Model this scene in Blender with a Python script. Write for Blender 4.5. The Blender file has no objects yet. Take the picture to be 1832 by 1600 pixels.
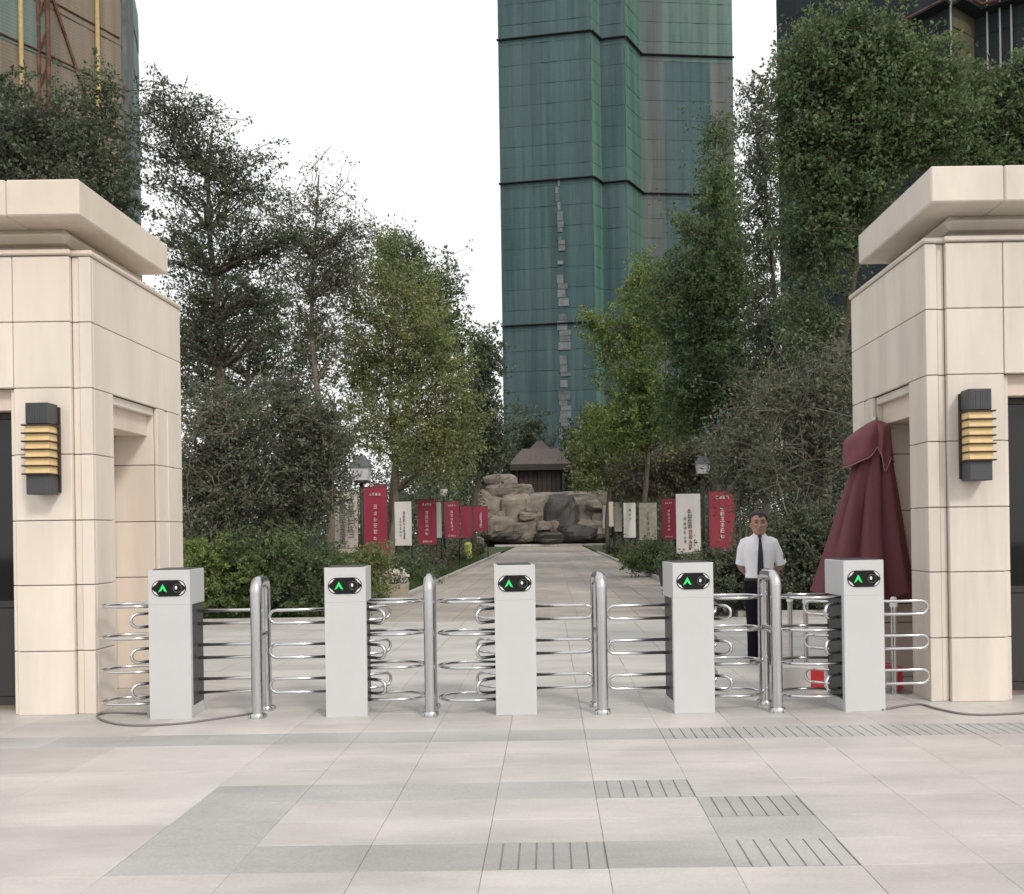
import bpy, math, random
import numpy as np
from mathutils import Vector, Matrix, noise

S = bpy.context.scene
C = S.collection
R = math.radians

# ------------------------------------------------------------------ camera
F, VX, VY, H, TH = 1700.0, 982.0, 950.0, 1.5, R(0.85)
cam_d = bpy.data.cameras.new("camera")
cam = bpy.data.objects.new("camera", cam_d)
C.objects.link(cam)
S.camera = cam
cam_d.sensor_width = 36.0
cam_d.lens = F / 1832.0 * 36.0
cam_d.shift_x = (916 - VX) / 1832.0
cam_d.shift_y = (VY - 800) / 1832.0
cam_d.clip_start = 0.05
cam_d.clip_end = 3000
cam.matrix_world = Matrix.Translation((0, 0, H)) @ Matrix.Rotation(R(90), 4, 'X') @ Matrix.Rotation(-TH, 4, 'Z')
S.render.resolution_x, S.render.resolution_y = 1024, 894

# ------------------------------------------------------------------ sky and sun (bright overcast, weak sun behind right)
SUN_EL, SUN_AZ = R(38), R(150)          # azimuth from +Y clockwise: behind the camera, to the right
W = bpy.data.worlds.new("World")
S.world = W
W.use_nodes = True
nt = W.node_tree
bg = nt.nodes["Background"]
sky = nt.nodes.new("ShaderNodeTexSky")
sky.sky_type = 'NISHITA'
sky.sun_disc = False
sky.sun_elevation = SUN_EL
sky.sun_rotation = SUN_AZ
sky.dust_density = 4.0
mx = nt.nodes.new("ShaderNodeMix")
mx.data_type = 'RGBA'
mx.inputs[0].default_value = 0.9         # closed cloud deck over the blue
mx.inputs[7].default_value = (10.4, 10.35, 10.3, 1)
nt.links.new(sky.outputs[0], mx.inputs[6])
nt.links.new(mx.outputs[2], bg.inputs[0])
bg.inputs[1].default_value = 0.1
sun_d = bpy.data.lights.new("sun", 'SUN')
sun_d.energy = 1.5
sun_d.angle = R(11)
sun_d.color = (1.0, 0.92, 0.82)
sun = bpy.data.objects.new("sun", sun_d)
C.objects.link(sun)
sdir = Vector((math.sin(SUN_AZ) * math.cos(SUN_EL), math.cos(SUN_AZ) * math.cos(SUN_EL), math.sin(SUN_EL)))
sun.rotation_euler = sdir.to_track_quat('Z', 'Y').to_euler()
S.view_settings.view_transform = 'Standard'
S.view_settings.look = 'None'
S.view_settings.exposure = 0.14
S.view_settings.gamma = 1.0
S.view_settings.use_curve_mapping = False
S.render.engine = 'CYCLES'
S.cycles.max_bounces = 4
S.cycles.diffuse_bounces = 3
S.cycles.use_adaptive_sampling = True
S.cycles.adaptive_threshold = 0.03
S.cycles.glossy_bounces = 3
S.cycles.transparent_max_bounces = 6

# ------------------------------------------------------------------ helpers
def at(px, py, D):
    """world point of a photo pixel at depth D (metres along +Y)"""
    dx, dy = px - VX, py - VY
    u = dx * math.cos(TH) - dy * math.sin(TH)
    v = dx * math.sin(TH) + dy * math.cos(TH)
    return Vector((u / F * D, D, H - v / F * D))

def tag(o, label=None, cat=None, group=None, kind=None):
    if label: o["label"] = label
    if cat: o["category"] = cat
    if group: o["group"] = group
    if kind: o["kind"] = kind
    return o

def empty(name, loc=(0, 0, 0), rz=0.0):
    o = bpy.data.objects.new(name, None)
    o.empty_display_size = 0.2
    C.objects.link(o)
    o.location = loc
    o.rotation_euler = (0, 0, rz)
    return o

class MB:
    def __init__(s):
        s.v, s.f = [], []
    def add(s, vs, fs):
        b = len(s.v)
        s.v += [tuple(p) for p in vs]
        s.f += [tuple(i + b for i in f) for f in fs]
        return s
    def box(s, x0, x1, y0, y1, z0, z1):
        return s.add([(x0, y0, z0), (x1, y0, z0), (x1, y1, z0), (x0, y1, z0), (x0, y0, z1), (x1, y0, z1), (x1, y1, z1), (x0, y1, z1)],
                     [(3, 2, 1, 0), (4, 5, 6, 7), (0, 1, 5, 4), (1, 2, 6, 5), (2, 3, 7, 6), (3, 0, 4, 7)])
    def cbox(s, x0, x1, y0, y1, z0, z1, c=0.004):
        """box with chamfered edges"""
        X, Y, Z = (x0, x1), (y0, y1), (z0, z1)
        vs, idx = [], {}
        for i in (0, 1):
            for j in (0, 1):
                for k in (0, 1):
                    sx, sy, sz = (1 - 2 * i) * c, (1 - 2 * j) * c, (1 - 2 * k) * c
                    for a, p in ((0, (X[i], Y[j] + sy, Z[k] + sz)), (1, (X[i] + sx, Y[j], Z[k] + sz)), (2, (X[i] + sx, Y[j] + sy, Z[k]))):
                        idx[(i, j, k, a)] = len(vs)
                        vs.append(p)
        fs = []
        for i in (0, 1):
            q = [idx[(i, 0, 0, 0)], idx[(i, 0, 1, 0)], idx[(i, 1, 1, 0)], idx[(i, 1, 0, 0)]]
            fs.append(q if i == 0 else q[::-1])
            q = [idx[(0, i, 0, 1)], idx[(1, i, 0, 1)], idx[(1, i, 1, 1)], idx[(0, i, 1, 1)]]
            fs.append(q if i == 0 else q[::-1])
            q = [idx[(0, 0, i, 2)], idx[(0, 1, i, 2)], idx[(1, 1, i, 2)], idx[(1, 0, i, 2)]]
            fs.append(q if i == 0 else q[::-1])
        for i in (0, 1):
            for j in (0, 1):
                fs.append([idx[(i, j, 0, 0)], idx[(i, j, 1, 0)], idx[(i, j, 1, 1)], idx[(i, j, 0, 1)]])
                fs.append([idx[(i, 0, j, 0)], idx[(i, 1, j, 0)], idx[(i, 1, j, 2)], idx[(i, 0, j, 2)]])
                fs.append([idx[(0, i, j, 1)], idx[(1, i, j, 1)], idx[(1, i, j, 2)], idx[(0, i, j, 2)]])
                for k in (0, 1):
                    fs.append([idx[(i, j, k, 0)], idx[(i, j, k, 1)], idx[(i, j, k, 2)]])
        return s.add(vs, fs)
    def tube(s, pts, rad, n=10, caps=True, closed=False):
        pts = [Vector(p) for p in pts]
        if not isinstance(rad, (list, tuple)): rad = [rad] * len(pts)
        m = len(pts)
        up = None
        rings = []
        for i, p in enumerate(pts):
            if closed: t = pts[(i + 1) % m] - pts[i - 1]
            else: t = pts[min(i + 1, m - 1)] - pts[max(i - 1, 0)]
            t.normalize()
            if up is None:
                up = Vector((0, 0, 1)) if abs(t.z) < 0.9 else Vector((1, 0, 0))
            a = t.cross(up)
            if a.length < 1e-5: a = t.cross(Vector((0, 1, 0)))
            a.normalize()
            b = a.cross(t).normalized()
            up = b
            rings.append([p + a * math.cos(2 * math.pi * k / n) * rad[i] + b * math.sin(2 * math.pi * k / n) * rad[i] for k in range(n)])
        return s.rings(rings, caps and not closed, closed)
    def rings(s, rings, caps=True, closed=False):
        n = len(rings[0])
        vs = [p for r in rings for p in r]
        fs = []
        m = len(rings)
        for i in range(m if closed else m - 1):
            j = (i + 1) % m
            for k in range(n):
                l = (k + 1) % n
                fs.append((i * n + k, i * n + l, j * n + l, j * n + k))
        if caps:
            fs.append(tuple(range(n))[::-1])
            fs.append(tuple((m - 1) * n + k for k in range(n)))
        return s.add(vs, fs)
    def lathe(s, prof, n=24, cx=0, cy=0):
        return s.rings([[(cx + r * math.cos(2 * math.pi * k / n), cy + r * math.sin(2 * math.pi * k / n), z) for k in range(n)] for r, z in prof])
    def prism(s, poly, y0, y1):
        """polygon in XZ extruded along Y"""
        n = len(poly)
        vs = [(x, y0, z) for x, z in poly] + [(x, y1, z) for x, z in poly]
        fs = [tuple(range(n)), tuple(range(2 * n - 1, n - 1, -1))]
        for k in range(n):
            l = (k + 1) % n
            fs.append((k + n, l + n, l, k))
        return s.add(vs, fs)
    def blob(s, c, r, n=12, m=8):
        """ellipsoid"""
        c = Vector(c)
        rings = []
        for i in range(m + 1):
            a = math.pi * min(max(i / m, 0.02), 0.98)
            rings.append([(c.x + r[0] * math.sin(a) * math.cos(2 * math.pi * k / n), c.y + r[1] * math.sin(a) * math.sin(2 * math.pi * k / n), c.z - r[2] * math.cos(a)) for k in range(n)])
        return s.rings(rings)
    def mesh(s, name, smooth=False):
        me = bpy.data.meshes.new(name)
        me.from_pydata(s.v, [], s.f)
        if smooth:
            me.polygons.foreach_set("use_smooth", [True] * len(me.polygons))
        me.update()
        return me
    def build(s, name, mat, parent=None, smooth=False, angle=None):
        me = s.mesh(name, smooth)
        me.materials.append(mat)
        if angle: me.set_sharp_from_angle(angle=R(angle))
        o = bpy.data.objects.new(name, me)
        C.objects.link(o)
        o.parent = parent
        return o

def inst(name, me, parent=None, loc=(0, 0, 0), rz=0.0, scale=None):
    o = bpy.data.objects.new(name, me)
    C.objects.link(o)
    o.parent = parent
    o.location = loc
    o.rotation_euler = (0, 0, rz)
    if scale: o.scale = scale
    return o

def copy_tree(o, parent=None):
    c = o.copy()
    C.objects.link(c)
    c.parent = parent
    for ch in list(o.children): copy_tree(ch, c)
    return c

def poly_mesh(name, V, nper, mat):
    """numpy: V (N*nper,3), each nper verts a face"""
    n = len(V)
    me = bpy.data.meshes.new(name)
    me.vertices.add(n)
    me.vertices.foreach_set("co", V.astype(np.float32).ravel())
    me.loops.add(n)
    me.loops.foreach_set("vertex_index", np.arange(n, dtype=np.int32))
    k = n // nper
    me.polygons.add(k)
    me.polygons.foreach_set("loop_start", np.arange(k, dtype=np.int32) * nper)
    try: me.polygons.foreach_set("loop_total", np.full(k, nper, dtype=np.int32))
    except Exception: pass
    me.update(calc_edges=True)
    me.materials.append(mat)
    return me

# ------------------------------------------------------------------ materials
def mat(name, col, rough=0.6, metal=0.0, var=0.0, scale=6.0, bump=0.0, bscale=None, rnd=0.0, stretch=None, island=0.0, col2=None, spec=0.5, detail=5.0, stain=0.0, sscale=(0.5, 1.3, 1.0)):
    m = bpy.data.materials.new(name)
    m.use_nodes = True
    t = m.node_tree
    N, L = t.nodes, t.links
    p = N["Principled BSDF"]
    p.inputs["Roughness"].default_value = rough
    p.inputs["Metallic"].default_value = metal
    p.inputs["Specular IOR Level"].default_value = spec
    c = (*col, 1)
    p.inputs["Base Color"].default_value = c
    tc = N.new("ShaderNodeTexCoord")
    mp = N.new("ShaderNodeMapping")
    L.new(tc.outputs["Object"], mp.inputs[0])
    if stretch: mp.inputs["Scale"].default_value = stretch
    out = None
    if var or col2:
        nz = N.new("ShaderNodeTexNoise")
        nz.inputs["Scale"].default_value = scale
        nz.inputs["Detail"].default_value = detail
        nz.inputs["Roughness"].default_value = 0.65
        L.new(mp.outputs[0], nz.inputs[0])
        if rnd:
            oi0 = N.new("ShaderNodeObjectInfo")
            vm = N.new("ShaderNodeVectorMath"); vm.operation = 'SCALE'
            cb = N.new("ShaderNodeCombineXYZ")
            for k in range(3): L.new(oi0.outputs["Random"], cb.inputs[k])
            L.new(cb.outputs[0], vm.inputs[0]); vm.inputs[3].default_value = 37.0
            L.new(vm.outputs[0], mp.inputs["Location"])
        mr = N.new("ShaderNodeMapRange")
        mr.inputs[1].default_value, mr.inputs[2].default_value = 0.32, 0.68
        L.new(nz.outputs[0], mr.inputs[0])
        mixn = N.new("ShaderNodeMix"); mixn.data_type = 'RGBA'
        L.new(mr.outputs[0], mixn.inputs[0])
        if col2:
            mixn.inputs[6].default_value = c
            mixn.inputs[7].default_value = (*col2, 1)
        else:
            mixn.inputs[6].default_value = tuple(x * (1 - var) for x in col) + (1,)
            mixn.inputs[7].default_value = tuple(min(1, x * (1 + var)) for x in col) + (1,)
        out = mixn.outputs[2]
    def scaleby(sock, amt, out):
        hsv = N.new("ShaderNodeHueSaturation")
        if out: L.new(out, hsv.inputs["Color"])
        else: hsv.inputs["Color"].default_value = c
        mr2 = N.new("ShaderNodeMapRange")
        mr2.inputs[3].default_value, mr2.inputs[4].default_value = 1 - amt, 1 + amt
        L.new(sock, mr2.inputs[0])
        L.new(mr2.outputs[0], hsv.inputs["Value"])
        mr3 = N.new("ShaderNodeMapRange")
        mr3.inputs[3].default_value, mr3.inputs[4].default_value = 0.5 - amt * 0.06, 0.5 + amt * 0.06
        mm = N.new("ShaderNodeMath"); mm.operation = 'FRACT'
        mu = N.new("ShaderNodeMath"); mu.operation = 'MULTIPLY'; mu.inputs[1].default_value = 7.31
        L.new(sock, mu.inputs[0]); L.new(mu.outputs[0], mm.inputs[0]); L.new(mm.outputs[0], mr3.inputs[0])
        L.new(mr3.outputs[0], hsv.inputs["Hue"])
        return hsv.outputs[0]
    if rnd:
        oi = N.new("ShaderNodeObjectInfo")
        out = scaleby(oi.outputs["Random"], rnd, out)
    if island:
        ge = N.new("ShaderNodeNewGeometry")
        out = scaleby(ge.outputs["Random Per Island"], island, out)
    if stain:
        g2 = N.new("ShaderNodeNewGeometry")
        m2 = N.new("ShaderNodeMapping"); m2.inputs["Scale"].default_value = sscale
        L.new(g2.outputs["Position"], m2.inputs[0])
        n2 = N.new("ShaderNodeTexNoise"); n2.inputs["Scale"].default_value = 1.0; n2.inputs["Detail"].default_value = 4; n2.inputs["Roughness"].default_value = 0.62
        L.new(m2.outputs[0], n2.inputs[0])
        r2 = N.new("ShaderNodeMapRange"); r2.inputs[1].default_value, r2.inputs[2].default_value = 0.35, 0.66
        r2.inputs[3].default_value, r2.inputs[4].default_value = 1 - stain, 1 + stain * 0.35
        L.new(n2.outputs[0], r2.inputs[0])
        mm2 = N.new("ShaderNodeMix"); mm2.data_type = 'RGBA'; mm2.blend_type = 'MULTIPLY'; mm2.inputs[0].default_value = 1.0
        if out: L.new(out, mm2.inputs[6])
        else: mm2.inputs[6].default_value = c
        cr = N.new("ShaderNodeCombineColor")
        for k in range(3): L.new(r2.outputs[0], cr.inputs[k])
        L.new(cr.outputs[0], mm2.inputs[7])
        out = mm2.outputs[2]
    if out: L.new(out, p.inputs["Base Color"])
    if bump:
        nb = N.new("ShaderNodeTexNoise")
        nb.inputs["Scale"].default_value = bscale or scale * 6
        nb.inputs["Detail"].default_value = 3
        L.new(mp.outputs[0], nb.inputs[0])
        bp = N.new("ShaderNodeBump")
        bp.inputs["Strength"].default_value = bump
        bp.inputs["Distance"].default_value = 0.02
        L.new(nb.outputs[0], bp.inputs["Height"])
        L.new(bp.outputs[0], p.inputs["Normal"])
    return m

def leaf_mat(name, col, amt=0.45, trans=0.35, mix2=None):
    m = bpy.data.materials.new(name)
    m.use_nodes = True
    t = m.node_tree
    N, L = t.nodes, t.links
    p = N["Principled BSDF"]
    p.inputs["Roughness"].default_value = 0.5
    p.inputs["Specular IOR Level"].default_value = 0.35
    ge = N.new("ShaderNodeNewGeometry")
    hsv = N.new("ShaderNodeHueSaturation")
    tc = N.new("ShaderNodeTexCoord")
    nz = N.new("ShaderNodeTexNoise")
    nz.inputs["Scale"].default_value = 0.8
    nz.inputs["Detail"].default_value = 3
    L.new(tc.outputs["Object"], nz.inputs[0])
    mr0 = N.new("ShaderNodeMapRange")
    mr0.inputs[1].default_value, mr0.inputs[2].default_value = 0.38, 0.64
    L.new(nz.outputs[0], mr0.inputs[0])
    mixn = N.new("ShaderNodeMix"); mixn.data_type = 'RGBA'
    mixn.inputs[6].default_value = (*col, 1)
    mixn.inputs[7].default_value = (*(mix2 or tuple(x * 0.6 for x in col)), 1)
    L.new(mr0.outputs[0], mixn.inputs[0])
    L.new(mixn.outputs[2], hsv.inputs["Color"])
    mr = N.new("ShaderNodeMapRange")
    mr.inputs[3].default_value, mr.inputs[4].default_value = 1 - amt, 1 + amt
    L.new(ge.outputs["Random Per Island"], mr.inputs[0])
    L.new(mr.outputs[0], hsv.inputs["Value"])
    mu = N.new("ShaderNodeMath"); mu.operation = 'MULTIPLY'; mu.inputs[1].default_value = 13.7
    fr = N.new("ShaderNodeMath"); fr.operation = 'FRACT'
    mr2 = N.new("ShaderNodeMapRange")
    mr2.inputs[3].default_value, mr2.inputs[4].default_value = 0.465, 0.53
    L.new(ge.outputs["Random Per Island"], mu.inputs[0]); L.new(mu.outputs[0], fr.inputs[0])
    L.new(fr.outputs[0], mr2.inputs[0]); L.new(mr2.outputs[0], hsv.inputs["Hue"])
    L.new(hsv.outputs[0], p.inputs["Base Color"])
    tr = N.new("ShaderNodeBsdfTranslucent")
    L.new(hsv.outputs[0], tr.inputs[0])
    ms = N.new("ShaderNodeMixShader")
    ms.inputs[0].default_value = trans
    L.new(p.outputs[0], ms.inputs[1]); L.new(tr.outputs[0], ms.inputs[2])
    L.new(ms.outputs[0], N["Material Output"].inputs[0])
    return m

M = {}
M['stone'] = mat("cream_limestone_cladding", (0.775, 0.698, 0.615), 0.55, var=0.05, scale=1.6, bump=0.05, bscale=90, rnd=0.035, stretch=(1, 1, 0.45), stain=0.09, sscale=(3.0, 3.0, 0.35))
M['stone_shade'] = mat("shaded_limestone_cladding", (0.70, 0.635, 0.565), 0.55, var=0.05, scale=1.6, bump=0.05, bscale=90, rnd=0.035, stretch=(1, 1, 0.45), stain=0.14, sscale=(3.0, 3.0, 0.35))  # same limestone with the right side's shade and cooler light painted in
M['cornice_shade'] = mat("shaded_cornice_stone", (0.68, 0.62, 0.55), 0.55, var=0.05, scale=1.2, bump=0.04, bscale=80, stain=0.14, sscale=(1.5, 1.5, 0.6))  # cornice stone greyed to carry the same painted shade
M['joint'] = mat("stone_joint", (0.30, 0.25, 0.21), 0.9)
M['recess'] = mat("cream_render", (0.72, 0.61, 0.52), 0.7, var=0.08, scale=1.2, bump=0.04, bscale=60, stretch=(1, 1, 0.4), stain=0.08, sscale=(2, 2, 0.3))
M['cornice'] = mat("cornice_stone", (0.76, 0.67, 0.57), 0.55, var=0.05, scale=1.2, bump=0.04, bscale=80, stain=0.12, sscale=(1.5, 1.5, 0.6))
M['slab'] = mat("pale_granite_slab", (0.548, 0.528, 0.500), 0.55, var=0.05, scale=60, bump=0.06, bscale=160, rnd=0.06, detail=2, stain=0.19, sscale=(0.7, 1.9, 1.0))
M['slab_grey'] = mat("grey_granite_slab", (0.445, 0.437, 0.425), 0.6, var=0.08, scale=60, bump=0.08, bscale=160, rnd=0.07, detail=2, stain=0.22)
M['slab_joint'] = mat("paving_joint_sand", (0.42, 0.40, 0.37), 0.95, var=0.25, scale=3)
M['path_slab'] = mat("path_granite_slab", (0.40, 0.365, 0.325), 0.65, var=0.12, scale=0.7, bump=0.04, bscale=40, island=0.09, stain=0.2, sscale=(0.8, 0.25, 1))
M['kerb'] = mat("kerb_granite", (0.40, 0.38, 0.35), 0.7, var=0.15, scale=5, rnd=0.1)
M['soil'] = mat("dark_planting_soil", (0.055, 0.05, 0.036), 0.95, var=0.4, scale=2.0, bump=0.5, bscale=12)
M['lawn'] = mat("lawn_ground", (0.05, 0.075, 0.025), 0.95, var=0.35, scale=3, bump=0.6, bscale=30)
M['panel'] = mat("powder_coated_light_grey", (0.56, 0.565, 0.57), 0.38, var=0.03, scale=2.0, bump=0.01, bscale=300)
M['panel_dark'] = mat("charcoal_side_cover", (0.055, 0.055, 0.058), 0.45, var=0.1, scale=8)
M['chrome'] = mat("polished_stainless", (0.66, 0.66, 0.67), 0.17, 1.0, var=0.05, scale=4, stretch=(1, 1, 0.1))
M['steel'] = mat("brushed_stainless", (0.60, 0.60, 0.61), 0.27, 1.0, var=0.08, scale=10, stretch=(8, 8, 0.3), bump=0.02, bscale=90)
M['glass_black'] = mat("black_display_glass", (0.012, 0.012, 0.013), 0.12)
M['white_mark'] = mat("white_print", (0.75, 0.75, 0.75), 0.4)
M['grey_mark'] = mat("grey_ring_print", (0.12, 0.12, 0.125), 0.3)
M['dark_metal'] = mat("dark_grey_metal", (0.07, 0.072, 0.08), 0.5, 0.2, var=0.12, scale=20, stretch=(6, 6, 0.4))
M['amber'] = mat("amber_lamp_glass", (0.90, 0.66, 0.32), 0.35, var=0.06, scale=12)
M['louvre'] = mat("bronze_louvre", (0.045, 0.03, 0.022), 0.5, 0.3)
M['glass'] = mat("dark_window_glass", (0.012, 0.014, 0.014), 0.05)
M['frame'] = mat("dark_window_frame", (0.03, 0.028, 0.027), 0.5)
M['interior'] = mat("dim_interior", (0.10, 0.09, 0.08), 0.8, var=0.2, scale=2)
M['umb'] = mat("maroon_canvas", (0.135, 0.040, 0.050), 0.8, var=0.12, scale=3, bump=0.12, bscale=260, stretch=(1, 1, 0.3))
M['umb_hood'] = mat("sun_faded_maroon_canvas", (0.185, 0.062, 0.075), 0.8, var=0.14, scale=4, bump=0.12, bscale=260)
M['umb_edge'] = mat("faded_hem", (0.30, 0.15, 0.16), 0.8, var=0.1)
M['red'] = mat("crimson_banner_cloth", (0.27, 0.022, 0.05), 0.65, var=0.10, scale=2, stretch=(1, 1, 0.3), rnd=0.10)
M['white_cloth'] = mat("white_banner_cloth", (0.60, 0.58, 0.55), 0.7, var=0.08, scale=2, stretch=(1, 1, 0.3), rnd=0.08)
M['cream_board'] = mat("weathered_cream_board", (0.46, 0.42, 0.35), 0.8, var=0.2, scale=6)
M['ink'] = mat("grey_ink", (0.16, 0.15, 0.15), 0.7)
M['ink_brown'] = mat("brown_ink", (0.28, 0.14, 0.12), 0.7)
M['pale_ink'] = mat("pale_ink", (0.62, 0.52, 0.48), 0.7)
M['post'] = mat("black_post", (0.018, 0.017, 0.016), 0.6)
M['bark'] = mat("grey_brown_bark", (0.085, 0.068, 0.052), 0.9, var=0.35, scale=9, bump=0.5, bscale=30, stretch=(1, 1, 0.25))
M['bark_pale'] = mat("pale_bark", (0.16, 0.135, 0.105), 0.9, var=0.3, scale=9, bump=0.4, bscale=30, stretch=(1, 1, 0.25))
M['rock'] = mat("weathered_boulder", (0.205, 0.180, 0.148), 0.85, var=0.45, scale=0.7, bump=0.7, bscale=4, rnd=0.15)
M['rock_dark'] = mat("wet_dark_rock", (0.05, 0.046, 0.042), 0.6, var=0.4, scale=0.7, bump=0.6, bscale=4)
M['water'] = mat("pool_water", (0.03, 0.032, 0.04), 0.08, bump=0.1, bscale=3)
M['roof'] = mat("brown_roof_shingle", (0.095, 0.080, 0.078), 0.8, var=0.2, scale=3, rnd=0.12)
M['timber'] = mat("dark_timber", (0.035, 0.028, 0.023), 0.75, var=0.3, scale=5, stretch=(4, 4, 0.4), rnd=0.25)
M['concrete'] = mat("raw_concrete", (0.135, 0.15, 0.155), 0.9, var=0.35, scale=0.8, rnd=0.25)
M['scaffold'] = mat("scaffold_platform", (0.022, 0.022, 0.024), 0.9, var=0.3, scale=1)
M['rust'] = mat("rusty_steel", (0.13, 0.06, 0.035), 0.9, var=0.5, scale=2, bump=0.4)
M['pole_yellow'] = mat("yellow_scaffold_tube", (0.42, 0.31, 0.12), 0.6, var=0.15)
M['pole_grey'] = mat("grey_scaffold_tube", (0.32, 0.32, 0.31), 0.6)
M['planter'] = mat("cast_stone_planter", (0.42, 0.36, 0.29), 0.8, var=0.15, scale=5, bump=0.2)
M['lamp_white'] = mat("opal_lantern", (0.55, 0.56, 0.58), 0.4)
M['lamp_roof'] = mat("slate_lantern_cap", (0.10, 0.105, 0.115), 0.6)
M['skin'] = mat("skin", (0.34, 0.20, 0.145), 0.55, var=0.08, scale=20)
M['hair'] = mat("black_hair", (0.012, 0.009, 0.009), 0.5, var=0.3, scale=60, stretch=(3, 3, 0.5))
M['shirt'] = mat("white_shirt", (0.78, 0.78, 0.83), 0.75, bump=0.6, bscale=11)
M['trousers'] = mat("black_trousers", (0.010, 0.010, 0.017), 0.9, bump=0.2, bscale=16, spec=0.1)
M['tie'] = mat("navy_tie", (0.012, 0.012, 0.022), 0.6)
M['leather'] = mat("black_leather", (0.012, 0.011, 0.011), 0.35)
M['badge'] = mat("sleeve_badge", (0.03, 0.028, 0.02), 0.6)
M['lip'] = mat("lip", (0.24, 0.095, 0.08), 0.5)
M['eye'] = mat("eye_dark", (0.02, 0.015, 0.012), 0.3)
M['carton_red'] = mat("red_carton", (0.55, 0.03, 0.035), 0.5, var=0.06)
M['carton_white'] = mat("white_carton", (0.66, 0.62, 0.60), 0.6, var=0.06)
M['shadow_arc'] = mat("grey_shadow_arc", (0.20, 0.19, 0.18), 0.7)
M['lime'] = mat("lime_yellow_plastic", (0.36, 0.42, 0.06), 0.5)
M['purple'] = mat("purple_plastic", (0.07, 0.035, 0.10), 0.5)
M['flower'] = mat("white_petals", (0.62, 0.58, 0.52), 0.8, island=0.15)
m = mat("green_led_arrow", (0.02, 0.5, 0.12), 0.4)
m.node_tree.nodes["Principled BSDF"].inputs["Emission Color"].default_value = (0.01, 0.60, 0.10, 1)
m.node_tree.nodes["Principled BSDF"].inputs["Emission Strength"].default_value = 0.75
M['arrow'] = m

L_DARK = leaf_mat("dark_evergreen_leaf", (0.134, 0.165, 0.102), 0.5, 0.45, (0.088, 0.116, 0.076))
L_GREY = leaf_mat("grey_green_leaf", (0.172, 0.196, 0.128), 0.45, 0.45, (0.114, 0.138, 0.092))
L_MID = leaf_mat("mid_green_leaf", (0.150, 0.222, 0.090), 0.45, 0.48, (0.088, 0.142, 0.068))
L_BRIGHT = leaf_mat("bright_green_leaf", (0.250, 0.330, 0.092), 0.45, 0.5, (0.130, 0.205, 0.075))
L_OLIVE = leaf_mat("olive_leaf", (0.310, 0.350, 0.145), 0.4, 0.5, (0.205, 0.262, 0.105))
L_BROWN = leaf_mat("brownish_leaf", (0.130, 0.110, 0.070), 0.4, 0.25, (0.075, 0.075, 0.048))
L_GRASS = leaf_mat("grass_blade", (0.070, 0.115, 0.030), 0.4, 0.35, (0.05, 0.08, 0.028))

# ------------------------------------------------------------------ setting: ground, plaza, path
g = MB().box(-700, 700, -60, 1500, -0.40, -0.06).build("ground", M['soil'])
tag(g, "dark planted soil stretching behind the plaza", "ground", kind="structure")

plaza = MB().box(-16, 16, -6, 16.0, -0.30, -0.012).build("plaza", M['slab_joint'])
tag(plaza, "pale granite paved plaza in front of the gate", "pavement", kind="structure")
GX, GY, CW, RH = -0.317, 4.21, 0.56, 0.37
TT = 0.022
def slab_mesh(w, d, m, name):
    b = MB().cbox(0.001, w - 0.001, 0.001, d - 0.001, -0.03, 0.0, 0.0016)
    me = b.mesh(name); me.materials.append(m); return me
def rib_mesh(w, d, m, name, n=7):
    b = MB()
    s = w / n
    for k in range(n):
        x0 = 0.002 + k * s * 0.995
        b.box(x0, x0 + s * 0.88, 0.002, d - 0.002, -0.03, 0.0)
    b.box(0.003, w - 0.003, 0.003, d - 0.003, -0.03, -0.008)
    me = b.mesh(name); me.materials.append(m); return me
sl = slab_mesh(CW, RH, M['slab'], "paving_slab")
sg = slab_mesh(CW, RH, M['slab_grey'], "paving_slab_grey")
sr = rib_mesh(CW, RH, M['slab_grey'], "ribbed_paving_slab")
sb = slab_mesh(2 * CW, 3 * RH, M['slab'], "large_paving_slab")
random.seed(3)
far = MB(); far_g = MB()
for r in range(-3, 32):
    y = GY + r * RH
    if y > 15.7: break
    for k in range(-26, 22):
        x = GX + k * CW
        if x + CW < -0.62 * (y + RH) - 0.4 or x > 0.54 * (y + RH) + 0.3: continue
        grey = (r == 0 and -3 <= k <= 2) or (r == 3 and -3 <= k <= 1) or (r in (1, 2) and k in (-3, 2)) or r == 7
        rib = (r, k) in ((0, 0), (0, 2), (3, 1), (2, 2)) or (r == 7 and k in (2, 3, 4, 5, 6))
        if y < 10.2:
            if k < -3 and r != 7:
                if (k % 2 == 0) and (r % 4 == 0 if r >= 0 else r == -3):
                    pass
                continue
            inst("paving_slab", sr if rib else (sg if grey else sl), plaza, (x, y, random.uniform(-0.0012, 0.0012)))
        else:
            far.box(x + 0.003, x + CW - 0.003, y + 0.003, y + RH - 0.003, -0.03, random.uniform(-0.001, 0.001))
# larger slabs left of the framed field
for (r0, nr) in ((-3, 3), (0, 2), (2, 3), (5, 2), (8, 3), (11, 3), (14, 3)):
    for kk in range(0, 6):
        x = GX - 3 * CW - (kk + 1) * 2 * CW
        y = GY + r0 * RH
        if x + 2 * CW < -0.62 * (y + nr * RH) - 0.4 or y >= 10.2: continue
        inst("paving_slab", sb, plaza, (x, y, random.uniform(-0.001, 0.001)), scale=(1, nr / 3.0, 1))
fo = far.build("far_paving_slabs", M['slab'], plaza)
tag(fo, kind="stuff")

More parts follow.
